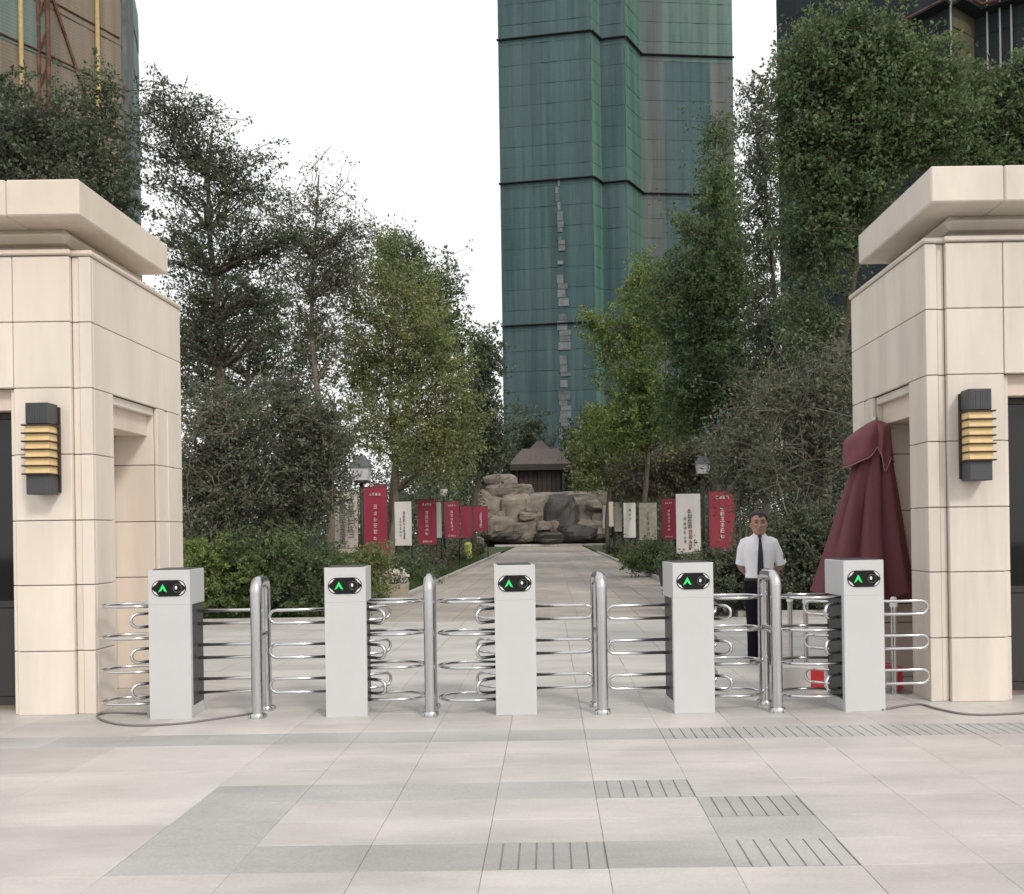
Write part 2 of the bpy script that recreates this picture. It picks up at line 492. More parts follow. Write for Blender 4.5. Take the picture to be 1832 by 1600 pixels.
PX0, PX1 = -3.25, 3.15
path = MB().box(PX0 - 0.02, PX1 + 0.02, 16.0, 93.0, -0.28, -0.010).build("path", M['slab_joint'])
tag(path, "long paved path leading to the rock garden", "path", kind="structure")
b = MB(); random.seed(5)
y, r = 16.0, 0
while y < 92.5:
    d = 0.36
    n = 12
    wdt = (PX1 - PX0) / n
    for k in range(n):
        b.box(PX0 + k * wdt + 0.006, PX0 + (k + 1) * wdt - 0.006, y + 0.006, y + d - 0.006, -0.03, random.uniform(-0.0015, 0.0015))
    y += d; r += 1
tag(b.build("path_slabs", M['path_slab'], path), kind="stuff")
km = MB().cbox(0, 0.14, 0.005, 1.195, -0.2, 0.10, 0.01).mesh("kerb_stone"); km.materials.append(M['kerb'])
for i in range(40):
    for xx in (PX0 - 0.165, PX1 + 0.025):
        inst("kerb_stone", km, path, (xx, 16.05 + i * 1.2, 0))
km2 = MB().cbox(0.005, 1.195, 0, 0.14, -0.2, 0.11, 0.01).mesh("kerb_stone_cross"); km2.materials.append(M['kerb'])
for i in range(8):
    inst("kerb_stone", km2, plaza, (PX0 - 0.18 - 1.2 * (i + 1), 15.84, 0))
    inst("kerb_stone", km2, plaza, (PX1 + 0.18 + 1.2 * i, 15.84, 0))

# lawns either side, as gently mounded sheets
def lawn(name, x0, x1, y0, y1, label, hump, m):
    b = MB(); nx, ny = 20, 40
    vs, fs = [], []
    for j in range(ny + 1):
        for i in range(nx + 1):
            x, y = x0 + (x1 - x0) * i / nx, y0 + (y1 - y0) * j / ny
            e = min(i, nx - i, j, ny - j) / 4.0
            z = 0.02 + hump * min(1, e) * (0.6 + 0.8 * noise.noise((x * 0.3, y * 0.3, 0)))
            vs.append((x, y, z))
    for j in range(ny):
        for i in range(nx):
            a = j * (nx + 1) + i
            fs.append((a, a + 1, a + nx + 2, a + nx + 1))
    b.add(vs, fs)
    o = b.build(name, m, None, True)
    return tag(o, label, "lawn", kind="structure")
lawn("lawn", -26, PX0 - 0.17, 16.0, 92, "green verge and bed left of the path", 0.12, M['lawn'])
lawn("lawn", PX1 + 0.17, 26, 16.0, 92, "green verge and bed right of the path", 0.12, M['lawn'])

# ------------------------------------------------------------------ gatehouses
ZC = [0, 0.54, 1.10, 1.65, 2.21, 2.775, 3.335, 3.895]
def gatehouse(side, xi, label, ST='stone', CO='cornice'):
    """side=-1 left, +1 right; xi = plane of the inner (path facing) wall; built in local x' = distance outwards from that plane"""
    root = empty("gatehouse", (xi, 8.05, 0))
    def X(a): return side * a
    def bx(b, a0, a1, y0, y1, z0, z1, c=0.004):
        p, q = sorted((X(a0), X(a1)))
        return b.cbox(p, q, y0, y1, z0, z1, c)
    PW, WID, DEP = 0.645, 3.4, 2.0
    NY0, NY1, NR = 0.43, 1.38, 0.42     # side niche
    # cores (seen only as joints)
    core = MB()
    bx(core, 0.02, PW - 0.02, 0.076, NY0 - 0.02, 0, 3.88)
    bx(core, 0.168, PW - 0.02, 0.03, 0.08, 0, 3.88)
    bx(core, 0.02, 0.6, NY1 + 0.02, DEP - 0.02, 0, 3.88)
    bx(core, NR + 0.02, NR + 0.2, NY0 - 0.03, NY1 + 0.03, 0, 2.80)
    bx(core, 0.025, WID - 0.02, 0.076, DEP - 0.025, 2.79, 3.87)
    bx(core, PW, WID - 0.02, 0.03, 0.08, 2.79, 3.87)
    bx(core, WID - 0.6, WID - 0.02, 0.02, DEP - 0.02, 0, 2.79)
    core.build("wall_core", M['joint'], root)
    # cladding panels
    def panel(a0, a1, y0, y1, z0, z1, c=0.005, m=None):
        m = m or ST
        bx(MB(), a0, a1, y0, y1, z0, z1, c).build("stone_panel", M[m], root)
    G = 0.0035
    for i in range(7):
        z0, z1 = ZC[i] + (G if i else 0), ZC[i + 1] - G
        low = i < 5
        # front pier: main slab, set back strips at both ends
        panel(0.165, PW - 0.0, -0.0, 0.05, z0, z1)
        panel(0.0, 0.100, 0.03, 0.075, z0, z1)              # corner return strip
        panel(0.103, 0.163, 0.045, 0.075, z0, z1)           # fluted shadow strip
        if low:
            panel(PW + 0.003, PW + 0.055, 0.05, 0.32, z0, z1)
            panel(0.0, 0.035, 0.078, NY0, z0, z1)            # pier side
            panel(0.04, NR + 0.018, NY0 - 0.018, NY0 + 0.004, z0, z1)   # niche jamb
            panel(NR, NR + 0.03, NY0 + 0.008, NY1 - 0.008, z0, z1, m='recess')   # niche back
            panel(0.04, NR + 0.018, NY1 - 0.004, NY1 + 0.018, z0, z1)
            panel(0.0, 0.035, NY1, NY1 + 0.16, z0, z1)
            panel(0.012, 0.035, NY1 + 0.163, NY1 + 0.26, z0, z1)
            panel(0.0, 0.035, NY1 + 0.263, DEP, z0, z1)
            panel(0.04, 0.6, DEP - 0.03, DEP, z0, z1)
            panel(WID - 0.62, WID, 0.0, 0.03, z0, z1)
        else:
            panel(0.0, 0.035, 0.078, DEP, z0, z1)
            a = PW + 0.007
            for wdt in (1.38, WID - PW - 1.394):
                panel(a, a + wdt, 0.0, 0.05, z0, z1)
                a += wdt + 0.007
            panel(0.04, WID, DEP - 0.03, DEP, z0, z1)
    # niche lintel beams and soffits
    bx(MB(), 0.10, NR - 0.002, NY0 + 0.006, NY1 - 0.006, 2.50, 2.772).build("niche_beam", M['recess'], root)
    bx(MB(), 0.038, 0.098, NY0 + 0.006, NY1 - 0.006, 2.70, 2.772).build("lintel_soffit", M[ST], root)
    # front opening head, frame and glass
    bx(MB(), PW + 0.06, WID - 0.62, 0.10, 0.22, 2.60, 2.785).build("opening_head", M['recess'], root)
    bx(MB(), PW + 0.06, WID - 0.62, 0.30, 1.9, -0.01, 0.05).build("threshold", M['planter'], root)
    fr = MB()
    bx(fr, PW + 0.057, PW + 0.10, 0.24, 0.30, 0.05, 2.60)
    bx(fr, PW + 0.10, WID - 0.62, 0.24, 0.30, 2.545, 2.60)
    bx(fr, PW + 0.10, WID - 0.62, 0.24, 0.30, 0.05, 0.12)
    bx(fr, PW + 1.0, PW + 1.06, 0.24, 0.30, 0.12, 2.545)
    bx(fr, PW + 0.10, PW + 1.0, 0.24, 0.30, 0.90, 0.96)
    fo = fr.build("window_frame", M['frame'], root)
    for (a0, a1, z0, z1) in ((PW + 0.10, PW + 1.0, 0.96, 2.545), (PW + 1.06, WID - 0.62, 0.12, 2.545)):
        bx(MB(), a0 + 0.001, a1 - 0.001, 0.262, 0.272, z0 + 0.001, z1 - 0.001, 0.001).build("pane", M['glass'], fo)
    bx(MB(), PW + 0.101, PW + 0.999, 0.255, 0.28, 0.121, 0.899).build("lower_panel", M['frame'], fo)
    bx(MB(), PW + 0.05, WID - 0.6, 1.80, 1.9, 0.05, 2.78).build("back_wall", M['interior'], root)
    # lip, stepped neck, cornice
    lip = MB(); bx(lip, -0.022, WID + 0.02, 0.008, DEP + 0.02, 3.898, 3.942, 0.012)
    lip.build("coping_lip", M[CO], root)
    lip = MB(); bx(lip, 0.145, WID + 0.02, -0.028, 0.0, 3.898, 3.943, 0.010)
    lip.build("coping_lip", M[CO], root)
    n1 = MB(); bx(n1, 0.30, WID - 0.1, 0.20, DEP - 0.35, 3.942, 4.07, 0.008)
    n1.build("cornice_neck", M[CO], root)
    n2 = MB(); bx(n2, 0.20, WID, 0.06, DEP - 0.42, 4.03, 4.15, 0.05)
    n2.build("cornice_cove", M[CO], root)
    a = -0.055
    for k, wd in enumerate((0.60, 1.50, 1.45)):
        bx(MB(), a, a + wd, -0.26, DEP - 0.43, 4.148, 4.445, 0.012).build("cornice_block", M[CO], root)
        a += wd + 0.004
    tag(root, label, "gatehouse", "stone gatehouses flanking the entrance")
    return root
gatehouse(-1, -3.87, "warm cream stone gatehouse on the left with an empty side niche")
gatehouse(1, 3.23, "cream stone gatehouse on the right behind the folded parasol", 'stone_shade', 'cornice_shade')

# wall lamps
def wall_lamp(x, label):
    root = empty("wall_lamp", (x, 8.05, 1.865))
    b = MB(); b.cbox(-0.118, 0.118, -0.21, -0.03, 0.0, 0.165, 0.006)
    b.build("bottom_box", M['dark_metal'], root)
    b = MB(); b.cbox(-0.118, 0.118, -0.21, -0.03, 0.585, 0.76, 0.006)
    for k in range(9): b.box(-0.1 + k * 0.025, -0.094 + k * 0.025, -0.214, -0.2105, 0.6, 0.745)
    b.build("top_box", M['dark_metal'], root)
    MB().cbox(-0.122, 0.122, -0.215, -0.03, 0.172, 0.578, 0.004).build("amber_shade", M['amber'], root)
    MB().box(-0.13, 0.13, -0.03, -0.001, 0.02, 0.74).build("back_plate", M['louvre'], root)
    for s in (-1, 1):
        MB().box(s * 0.134 - 0.006, s * 0.134 + 0.006, -0.06, -0.028, 0.15, 0.60).build("side_rail", M['louvre'], root)
    lv = None
    for k in range(7):
        z = 0.168 + k * 0.0675
        if lv is None:
            lv = MB().cbox(-0.146, 0.146, -0.245, -0.032, -0.006, 0.006, 0.002).build("louvre", M['louvre'], root); lv.location = (0, 0, z)
        else:
            c = lv.copy(); C.objects.link(c); c.parent = root; c.location = (0, 0, z)
    root.scale = (0.80, 0.9, 1.0)
    return tag(root, label, "wall lamp", "wall lamps on the gatehouse piers")
wall_lamp(-4.225, "amber louvred wall lamp on the left gatehouse pier")
wall_lamp(3.585, "amber louvred wall lamp on the right gatehouse pier")

# ------------------------------------------------------------------ turnstiles
def loop_pts(L0, L1, z0, z1, n=7):
    """vertical loop in the XZ plane from x=L0 to x=L1, round outer end"""
    r = (z1 - z0) / 2
    pts = [(L0, 0, z1)]
    pts.append((L1 - r, 0, z1))
    for k in range(1, n): 
        a = math.pi / 2 - math.pi * k / n
        pts.append((L1 - r + r * math.cos(a), 0, (z0 + z1) / 2 + r * math.sin(a)))
    pts += [(L1 - r, 0, z0), (L0, 0, z0)]
    return pts
def turnstile_proto():
    """arms of the moving wing point to +x; the fixed cage hoops to -x"""
    root = empty("turnstile")
    w, h, d = 0.167, 1.225, 0.42
    MB().cbox(-w, w, 0.0, 0.055, 0.0, 0.9394, 0.001).build("front_panel", M['panel'], root)
    MB().cbox(-w, w, 0.0, 0.055, 0.940, h, 0.001).build("front_panel", M['panel'], root)
    MB().cbox(-w + 0.001, w - 0.001, 0.056, d, 0.935, h - 0.001, 0.004).build("head_box", M['panel'], root)
    b = MB(); b.cbox(-w + 0.03, w - 0.03, 0.02, d - 0.02, h - 0.002, h + 0.008, 0.003)
    b.build("top_cap", M['panel_dark'], root)
    MB().cbox(-w + 0.012, w - 0.012, 0.056, d - 0.01, 0.09, 0.934, 0.004).build("side_cover", M['panel_dark'], root)
    MB().cbox(-w + 0.004, w - 0.004, 0.056, d, 0.0, 0.089, 0.003).build("base_box", M['panel'], root)
    # reader plate
    zc, hw, hh = 1.075, 0.137, 0.067
    def stadium(hw, hh, n=12):
        p = []
        for k in range(n + 1):
            a = -math.pi / 2 + math.pi * k / n
            p.append((hw - hh + hh * math.cos(a), zc + hh * math.sin(a)))
        for k in range(n + 1):
            a = math.pi / 2 + math.pi * k / n
            p.append((-hw + hh + hh * math.cos(a), zc + hh * math.sin(a)))
        return p
    pl = MB().prism(stadium(hw, hh), -0.006, 0.002).build("reader_plate", M['glass_black'], root)
    for s in (-1, 1):
        for t in (-1, 1):
            a0, a1 = R(12), R(78)
            n = 8
            o_, i_ = [], []
            for k in range(n + 1):
                a = a0 + (a1 - a0) * k / n
                o_.append((s * (hw - hh + 0.060 * math.cos(a)), zc + t * 0.060 * math.sin(a)))
            # inner chord bulges inwards less
            for k in range(n + 1):
                a = a1 - (a1 - a0) * k / n
                q = 0.045 + 0.013 * abs(2 * k / n - 1)
                i_.append((s * (hw - hh + q * math.cos(a)), zc + t * q * math.sin(a)))
            poly = o_ + i_
            if s * t < 0: poly = poly[::-1]
            MB().prism(poly, -0.0085, -0.0055).build("corner_mark", M['white_mark'], pl)
    cx, cz = -0.048, zc - 0.004
    MB().prism([(cx, cz + 0.038), (cx + 0.034, cz - 0.028), (cx + 0.012, cz - 0.018), (cx, cz + 0.004), (cx - 0.016, cz - 0.018), (cx - 0.036, cz - 0.028)][::-1], -0.0085, -0.0055).build("arrow", M['arrow'], pl)
    cx = 0.068
    b = MB()
    for r0, r1 in ((0.036, 0.032),):
        pts = [(cx + (r0 + r1) / 2 * math.cos(2 * math.pi * k / 24), -0.0065, zc + (r0 + r1) / 2 * math.sin(2 * math.pi * k / 24)) for k in range(24)]
        b.tube(pts, 0.002, 6, closed=True)
    b.build("scanner_ring", M['grey_mark'], pl)
    MB().prism([(cx - 0.010 + 0.010 * math.cos(a), zc + 0.004 + 0.015 * math.sin(a)) for a in [2 * math.pi * k / 12 for k in range(12)]], -0.0085, -0.0055).build("scanner_glint", M['white_mark'], pl)  # glint on the dark scanner, painted as a flat white oval
    # rotor with three wings of three loops
    yc = 0.27
    MB().lathe([(0.05, 0.10), (0.05, 0.93)], 16, 0, yc).build("rotor", M['steel'], root)
    for ang, wl in ((0, 0.667), (142, 0.40), (218, 0.40)):
        for z0, z1 in ((0.17, 0.285), (0.465, 0.575), (0.755, 0.865)):
            o = MB().tube(loop_pts(0.04, wl, z0, z1), 0.0135, 8).build("wing_loop", M['chrome'], root, True)
            o.location = (0, yc, 0); o.rotation_euler = (0, 0, R(ang))
    # fixed cage hoops
    for z in (0.12, 0.385, 0.66, 0.925):
        pts = []
        for k in range(15):
            a = math.pi / 2 + math.pi * k / 14
            pts.append((-0.36 + 0.27 * math.cos(a), 0.25 + 0.20 * math.sin(a), z))
        pts = [(-0.13, 0.45 - 0.05, z)] + pts + [(-0.13, 0.058 + 0.03, z)]
        MB().tube(pts, 0.013, 8).build("cage_hoop", M['chrome'], root, True)
    return root
proto = turnstile_proto()
def mirrored(root):
    """mirror image of the turnstile whose front stays readable: swap arms only"""
    c = copy_tree(root)
    for ch in c.children:
        if ch.name.startswith("wing_loop"):
            ch.rotation_euler = (0, 0, math.pi - ch.rotation_euler.z)
        if ch.name.startswith("cage_hoop"):
            ch.scale = (-1, 1, 1)
    return c
mir = mirrored(proto)
tx = [(-3.125, 7.80), (-1.678, 7.79), (-0.285, 7.76), (1.165, 7.72), (2.545, 7.70)]
tl = ["light grey turnstile in front of the left gatehouse, leftmost in the row",
      "light grey turnstile second from the left, wings toward the leftmost handrail",
      "light grey turnstile in the middle of the row before the path",
      "light grey turnstile left of the guard, fourth in the row",
      "light grey turnstile in front of the parasol, rightmost in the row"]
for i, (x, y) in enumerate(tx):
    if i == 0: o = proto
    elif i == 1: o = mir
    else: o = copy_tree(proto if i % 2 == 0 else mir)
    o.location = (x, y, 0); o.rotation_euler = (0, 0, R(4.5))
    tag(o, tl[i], "turnstile", "turnstiles across the entrance")

def handrail_proto():
    root = empty("handrail")
    h, dp, r = 1.13, 0.34, 0.046
    def arc(y0, y1):
        pts = [(0, y0, 0.0), (0, y0, h - 0.10)]
        for k in range(1, 7):
            a = math.pi - math.pi / 2 * k / 6
            pts.append((0, y0 + 0.085 + 0.085 * math.cos(a), h - 0.10 + 0.085 * math.sin(a)))
        for k in range(0, 7):
            a = math.pi / 2 - math.pi / 2 * k / 6
            pts.append((0, y1 - 0.085 + 0.085 * math.cos(a), h - 0.10 + 0.085 * math.sin(a)))
        pts.append((0, y1, 0.0))
        return pts
    MB().tube(arc(0, dp), r, 20).build("hoop_tube", M['steel'], root, True, 60)
    MB().tube([(0, 0.02, 0.66), (0, dp - 0.02, 0.66)], 0.03, 12).build("crossbar", M['steel'], root, True, 60)
    for y in (0, dp):
        c = MB().lathe([(0.066, 0.0), (0.066, 0.008), (0.064, 0.035), (0.060, 0.04)], 20, 0, y).build("floor_collar", M['steel'], root, True, 40)
        for a in range(4):
            MB().cbox(math.cos(a * math.pi / 2 + 0.6) * 0.072 - 0.009, math.cos(a * math.pi / 2 + 0.6) * 0.072 + 0.009, y + math.sin(a * math.pi / 2 + 0.6) * 0.072 - 0.009, y + math.sin(a * math.pi / 2 + 0.6) * 0.072 + 0.009, 0.0, 0.03, 0.003).build("anchor_bolt", M['steel'], c)
    return root
hr = handrail_proto()
hl = ["steel hoop handrail between the two leftmost turnstiles", "steel hoop handrail left of the middle turnstile",
      "steel hoop handrail right of the middle turnstile", "steel hoop handrail in front of the guard"]
for i, px in enumerate((461, 771, 1078, 1387)):
    o = hr if i == 0 else copy_tree(hr)
    p = at(px, 1280, 7.80)
    o.location = (p.x, 7.80 - 0.025 * i, 0); o.rotation_euler = (0, 0, R(4.5))
    tag(o, hl[i], "handrail", "hoop handrails between the turnstiles")

def shadow_arc(pix, label):  # thin grey tube laid on the paving in place of a shadow arc
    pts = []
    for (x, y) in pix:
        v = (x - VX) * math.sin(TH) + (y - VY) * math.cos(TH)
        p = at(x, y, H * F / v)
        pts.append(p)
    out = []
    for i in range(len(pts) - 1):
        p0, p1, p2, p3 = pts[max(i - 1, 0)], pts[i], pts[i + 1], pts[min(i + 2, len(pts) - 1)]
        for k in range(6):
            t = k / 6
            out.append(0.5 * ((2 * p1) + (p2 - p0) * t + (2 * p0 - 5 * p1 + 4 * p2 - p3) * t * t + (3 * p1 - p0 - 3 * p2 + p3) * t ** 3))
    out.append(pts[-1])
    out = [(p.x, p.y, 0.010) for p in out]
    tag(MB().tube(out, 0.009, 6).build("floor_shadow_arc", M['shadow_arc'], None, True), label, "shadow_arc", "painted shadow arcs on the paving")
shadow_arc([(262, 1279), (200, 1277), (174, 1282), (190, 1293), (235, 1300), (320, 1297), (395, 1287), (450, 1279)], "thin grey painted shadow arc curving round the leftmost turnstile")
shadow_arc([(1578, 1272), (1640, 1262), (1675, 1270), (1720, 1279), (1770, 1281), (1850, 1277)], "thin grey painted shadow arc on the paving before the right gatehouse pier")

# ------------------------------------------------------------------ towers wrapped in netting
def net_mat(name, col, col2, rnd=0.22):
    m = mat(name, col, 0.85, col2=col2, scale=0.16, island=rnd * 0.45, stretch=(1.0, 1.0, 0.22), detail=6, spec=0.15, stain=0.28, sscale=(0.9, 0.9, 0.03))
    # fine weave relief
    t = m.node_tree
    wv = t.nodes.new("ShaderNodeTexWave"); wv.inputs["Scale"].default_value = 1.6; wv.inputs["Distortion"].default_value = 1.5
    wv.bands_direction = 'Z'
    tc = t.nodes.new("ShaderNodeTexCoord"); t.links.new(tc.outputs["Object"], wv.inputs[0])
    bp = t.nodes.new("ShaderNodeBump"); bp.inputs["Strength"].default_value = 0.12; bp.inputs["Distance"].default_value = 0.08
    t.links.new(wv.outputs[0], bp.inputs["Height"]); t.links.new(bp.outputs[0], t.nodes["Principled BSDF"].inputs["Normal"])
    return m
M['net_teal'] = net_mat("teal_safety_net", (0.052, 0.104, 0.108), (0.090, 0.130, 0.138), 0.08)
M['net_green'] = net_mat("green_safety_net", (0.075, 0.170, 0.135), (0.098, 0.172, 0.150), 0.10)
M['net_pink'] = net_mat("faded_net_over_brick", (0.145, 0.145, 0.142), (0.10, 0.135, 0.135), 0.10)
M['net_pale'] = net_mat("pale_green_net", (0.125, 0.185, 0.165), (0.10, 0.155, 0.15), 0.09)
M['net_tan'] = net_mat("tan_hoarding", (0.27, 0.215, 0.165), (0.22, 0.20, 0.16), 0.12)
M['net_tanteal'] = net_mat("grey_green_hoarding", (0.22, 0.27, 0.24), (0.16, 0.22, 0.20), 0.12)
M['net_blue'] = net_mat("pale_blue_net", (0.24, 0.33, 0.33), (0.20, 0.28, 0.29), 0.08)
M['net_slate'] = net_mat("slate_net", (0.026, 0.036, 0.042), (0.040, 0.050, 0.052), 0.25)
M['net_slate2'] = net_mat("olive_net", (0.12, 0.105, 0.062), (0.09, 0.085, 0.06), 0.2)

def net_tower(name, plan, z0, z1, zh, cols, mats, bands, label, back=22, band_out=0.9):
    """plan: list of (X,Y); cols: panels per face; mats(face, col, row) -> material"""
    cx, cy = plan[0]
    root = empty(name, (cx, cy, 0))
    P = [Vector((x - cx, y - cy, 0)) for x, y in plan]
    # core volume behind the nets
    inset = [p + Vector((0, 0.8, 0)) for p in P]
    inset[0].x += 0.4; inset[-1].x -= 0.4
    def away(i, into):
        x, y = plan[i]
        return Vector((x / y * back + into, back, 0))
    bk0, bk1 = away(0, 2.0), away(-1, -2.0)
    poly = inset + [inset[-1] + bk1, inset[0] + bk0]
    n = len(poly)
    MB().add([(p.x, p.y, 0) for p in poly] + [(p.x, p.y, z1 - 0.5) for p in poly],
             [tuple(range(n))[::-1], tuple(range(n, 2 * n))] + [(k, (k + 1) % n, (k + 1) % n + n, k + n) for k in range(n)]).build("concrete_frame", M['concrete'], root)
    random.seed(len(plan) + int(z1))
    rows = int((z1 - z0) / zh)
    for f in range(len(P) - 1):
        A, B = P[f], P[f + 1]
        d = (B - A); L = d.length; d.normalize()
        nrm = Vector((d.y, -d.x, 0))
        for c in range(cols[f]):
            a0, a1 = L * c / cols[f], L * (c + 1) / cols[f]
            for r in range(rows):
                za, zb = z0 + r * zh - 0.015, z0 + (r + 1) * zh + 0.015
                b = MB()
                vs, fs = [], []
                nx = 4
                for i in range(nx + 1):
                    t = i / nx
                    for zz, o in ((za, 0.05), ((za + zb) / 2, 0.07), (zb, 0.0)):
                        s = math.sin(math.pi * t)
                        bulge = o * (0.6 + 0.5 * s) + random.uniform(-0.025, 0.025) * s
                        q = A + d * (a0 + (a1 - a0) * t) + nrm * bulge
                        sag = 0.0
                        vs.append((q.x, q.y, zz + sag))
                for i in range(nx):
                    for k in range(2):
                        v0 = i * 3 + k
                        fs.append((v0, v0 + 3, v0 + 4, v0 + 1))
                b.add(vs, fs)
                o = b.build("net_panel", mats(f, c, r), root, True)
        for zb in bands:
            b = MB()
            q0, q1 = A - d * 0.15, B + d * 0.15
            ring = []
            for q in (q0, q1):
                ring.append([q + nrm * 0.16 + Vector((0, 0, zb - 0.14)), q + nrm * band_out + Vector((0, 0, zb - 0.03)),
                             q + nrm * band_out + Vector((0, 0, zb + 0.08)), q + nrm * 0.16 + Vector((0, 0, zb + 0.10))])
            b.rings(ring)
            b.build("scaffold_platform", M['scaffold'], root)
    for w in range(2):
        a, bb = (P[0] + bk0, P[0]) if w == 0 else (P[-1], P[-1] + bk1)
        MB().add([(a.x, a.y, z0), (bb.x, bb.y, z0), (bb.x, bb.y, z1), (a.x, a.y, z1)], [(0, 1, 2, 3)]).build("side_net", mats(len(P) - 2 if w else 0, 0, 3), root)
    tag(root, label, "tower")
    return root, P, (cx, cy)

def plan_pts(lst): return [(at(px, py, D).x, D) for px, py, D in lst]
tw = plan_pts([(896, 400, 142.4), (1061, 400, 140), (1078, 400, 142.6), (1122, 400, 141.8), (1150, 400, 147.2), (1315, 400, 148.6)])
def tw_m(f, c, r):
    if f == 0: return M['net_teal']
    if f == 1: return M['net_green']
    if f == 2: return M['net_teal']
    if f == 3: return M['net_green']
    if c == 0: return M['net_pink']
    if r > 22: return M['net_pale']
    if c == 3: return M['net_pink'] if r > 15 else M['net_teal']
    return M['net_teal']
root, P, (cx, cy) = net_tower("tower_building", tw, 4.0, 95.5, 3.05, (3, 1, 1, 1, 4), tw_m, (32.2, 53.5, 75.0), "tall half-built tower wrapped in teal green safety nets", band_out=0.5)
# bare concrete strip where the net hangs open, with ledges
A, B = P[0], P[1]
d = (B - A).normalized(); nrm = Vector((d.y, -d.x, 0))
t0 = (B - A).length * (995 - 896) / 165.0
random.seed(9)
za = 15.0
while za < 53.0:
    f_ = (za - 15.0) / 38.0
    hgt = random.uniform(0.5, 1.5)
    wdt = 1.9 * (1.0 - 0.75 * max(0, f_ - 0.45) / 0.55) * random.uniform(0.55, 1.0)
    off_ = random.uniform(0.0, 0.5)
    if random.random() > 0.16:
        q0 = A + d * (t0 + off_) + nrm * 0.10
        q1 = q0 + d * wdt
        dp = random.uniform(0.05, 0.12)
        zt_ = Vector((0, 0, za + hgt * 0.94)); zl_ = Vector((0, 0, za))
        MB().rings([[q0 + zl_, q1 + zl_, q1 + zt_, q0 + zt_][::-1], [q0 + nrm * dp + zl_, q1 + nrm * dp + zl_, q1 + nrm * dp + zt_, q0 + nrm * dp + zt_][::-1]]).build("bare_wall_block", M['concrete'], root)
    za += hgt

# left tower: tan hoardings, yellow tubes, rusty mast
lt = plan_pts([(-260, 50, 46), (85, 50, 54.5), (216, 50, 59), (247, 50, 72)])
def lt_m(f, c, r):
    if f == 2: return M['net_blue']
    return M['net_tanteal'] if (f == 0 and (c + r) % 2 == 0) else M['net_tan']
root, P, _ = net_tower("tower_building", lt, 5, 41, 3.0, (3, 2, 3), lt_m, (), "half-built block with tan hoardings behind the left gatehouse", back=14)
for f, t, m_, rr in ((0, 0.86, 'pole_yellow', 0.13), (1, 0.70, 'pole_yellow', 0.13), (0, 0.55, 'pole_yellow', 0.13)):
    q = P[f].lerp(P[f + 1], t) + Vector((0, -0.35, 0))
    MB().tube([q + Vector((0, 0, 5)), q + Vector((0, 0, 41))], rr, 8).build("scaffold_tube", M[m_], root, True)
for f in (0, 1):
    for zz in (26.2, 29.2, 32.4, 35.4):
        MB().tube([P[f] + Vector((0, -0.2, zz)), P[f + 1] + Vector((0, -0.2, zz))], 0.05, 6).build("cross_tube", M['rust'], root)
q = P[1] + Vector((0, -0.5, 0))
for k, ox in enumerate((-0.28, 0.28)):
    MB().tube([q + Vector((ox, 0, 4)), q + Vector((ox, 0, 41))], 0.13, 6).build("hoist_mast", M['rust'], root)
for i in range(18):
    z = 5 + i * 2
    MB().tube([q + Vector((-0.28, 0, z)), q + Vector((0.28, 0, z + 1.6))], 0.06, 5).build("mast_brace", M['rust'], root)
MB().tube([P[1].lerp(P[2], 0.08) + Vector((0, -0.4, 33)), P[1].lerp(P[2], 0.6) + Vector((0, -0.4, 27))], 0.09, 6).build("diagonal_tube", M['rust'], root)

# right tower: dark slate net
rt = plan_pts([(1392, 200, 71), (1560, 200, 65), (1705, 200, 60), (1745, 200, 61.5), (2050, 200, 56)])
def rt_m(f, c, r):
    if f == 2: return M['net_slate2']
    return M['net_slate']
root, P, _ = net_tower("tower_building", rt, 3, 45, 3.0, (2, 2, 1, 4), rt_m, (34.3,), "dark slate netted tower behind the trees on the right", back=16)
for f, t in ((3, 0.06), (3, 0.14), (3, 0.21), (3, 0.30), (1, 0.95)):
    q = P[f].lerp(P[f + 1], t) + Vector((0, -0.5, 0))
    MB().tube([q + Vector((0, 0, 3)), q + Vector((0, 0, 45))], 0.06, 6).build("scaffold_tube", M['pole_grey'], root)
for f in (1, 2, 3):
    MB().tube([P[f] + Vector((0, -1.2, 34.5)), P[f + 1] + Vector((0, -1.2, 34.5))], 0.10, 6).build("platform_rail", M['rust'], root)

# ------------------------------------------------------------------ trees and shrubs
rng = np.random.default_rng(11)
def leaves_mesh(name, cent, size, m, flat=0.0, asp=0.55):
    """one quad (kite) per leaf"""
    n = len(cent)
    a = rng.normal(size=(n, 3)); a[:, 2] -= 0.35
    a /= np.linalg.norm(a, axis=1)[:, None]
    b = rng.normal(size=(n, 3)); b[:, 2] *= (1 - flat)
    b -= (b * a).sum(1)[:, None] * a
    b /= np.linalg.norm(b, axis=1)[:, None] + 1e-9
    L = size * rng.uniform(0.6, 1.35, (n, 1))
    c = np.cross(a, b)
    fold = rng.uniform(0.05, 0.25, (n, 1))
    v = np.stack([cent - a * L * 0.5, cent + b * L * asp * 0.5 + c * L * fold * 0.4, cent + a * L * 0.5, cent - b * L * asp * 0.5 + c * L * fold * 0.4], 1)
    return poly_mesh(name, v.reshape(-1, 3), 4, m)

def wiggle(p0, p1, n, amp, droop=0.0):
    p0, p1 = Vector(p0), Vector(p1)
    d = p1 - p0
    off = [Vector((0, 0, 0))]
    pts = []
    ph = [random.uniform(0, 6.28) for _ in range(3)]
    for i in range(n + 1):
        t = i / n
        e = math.sin(math.pi * t)
        q = p0 + d * t
        q += Vector((math.sin(ph[0] + t * 4), math.sin(ph[1] + t * 4.3), 0.4 * math.sin(ph[2] + t * 5))) * amp * d.length * e
        q.z += droop * d.length * e
        pts.append(q)
    return pts

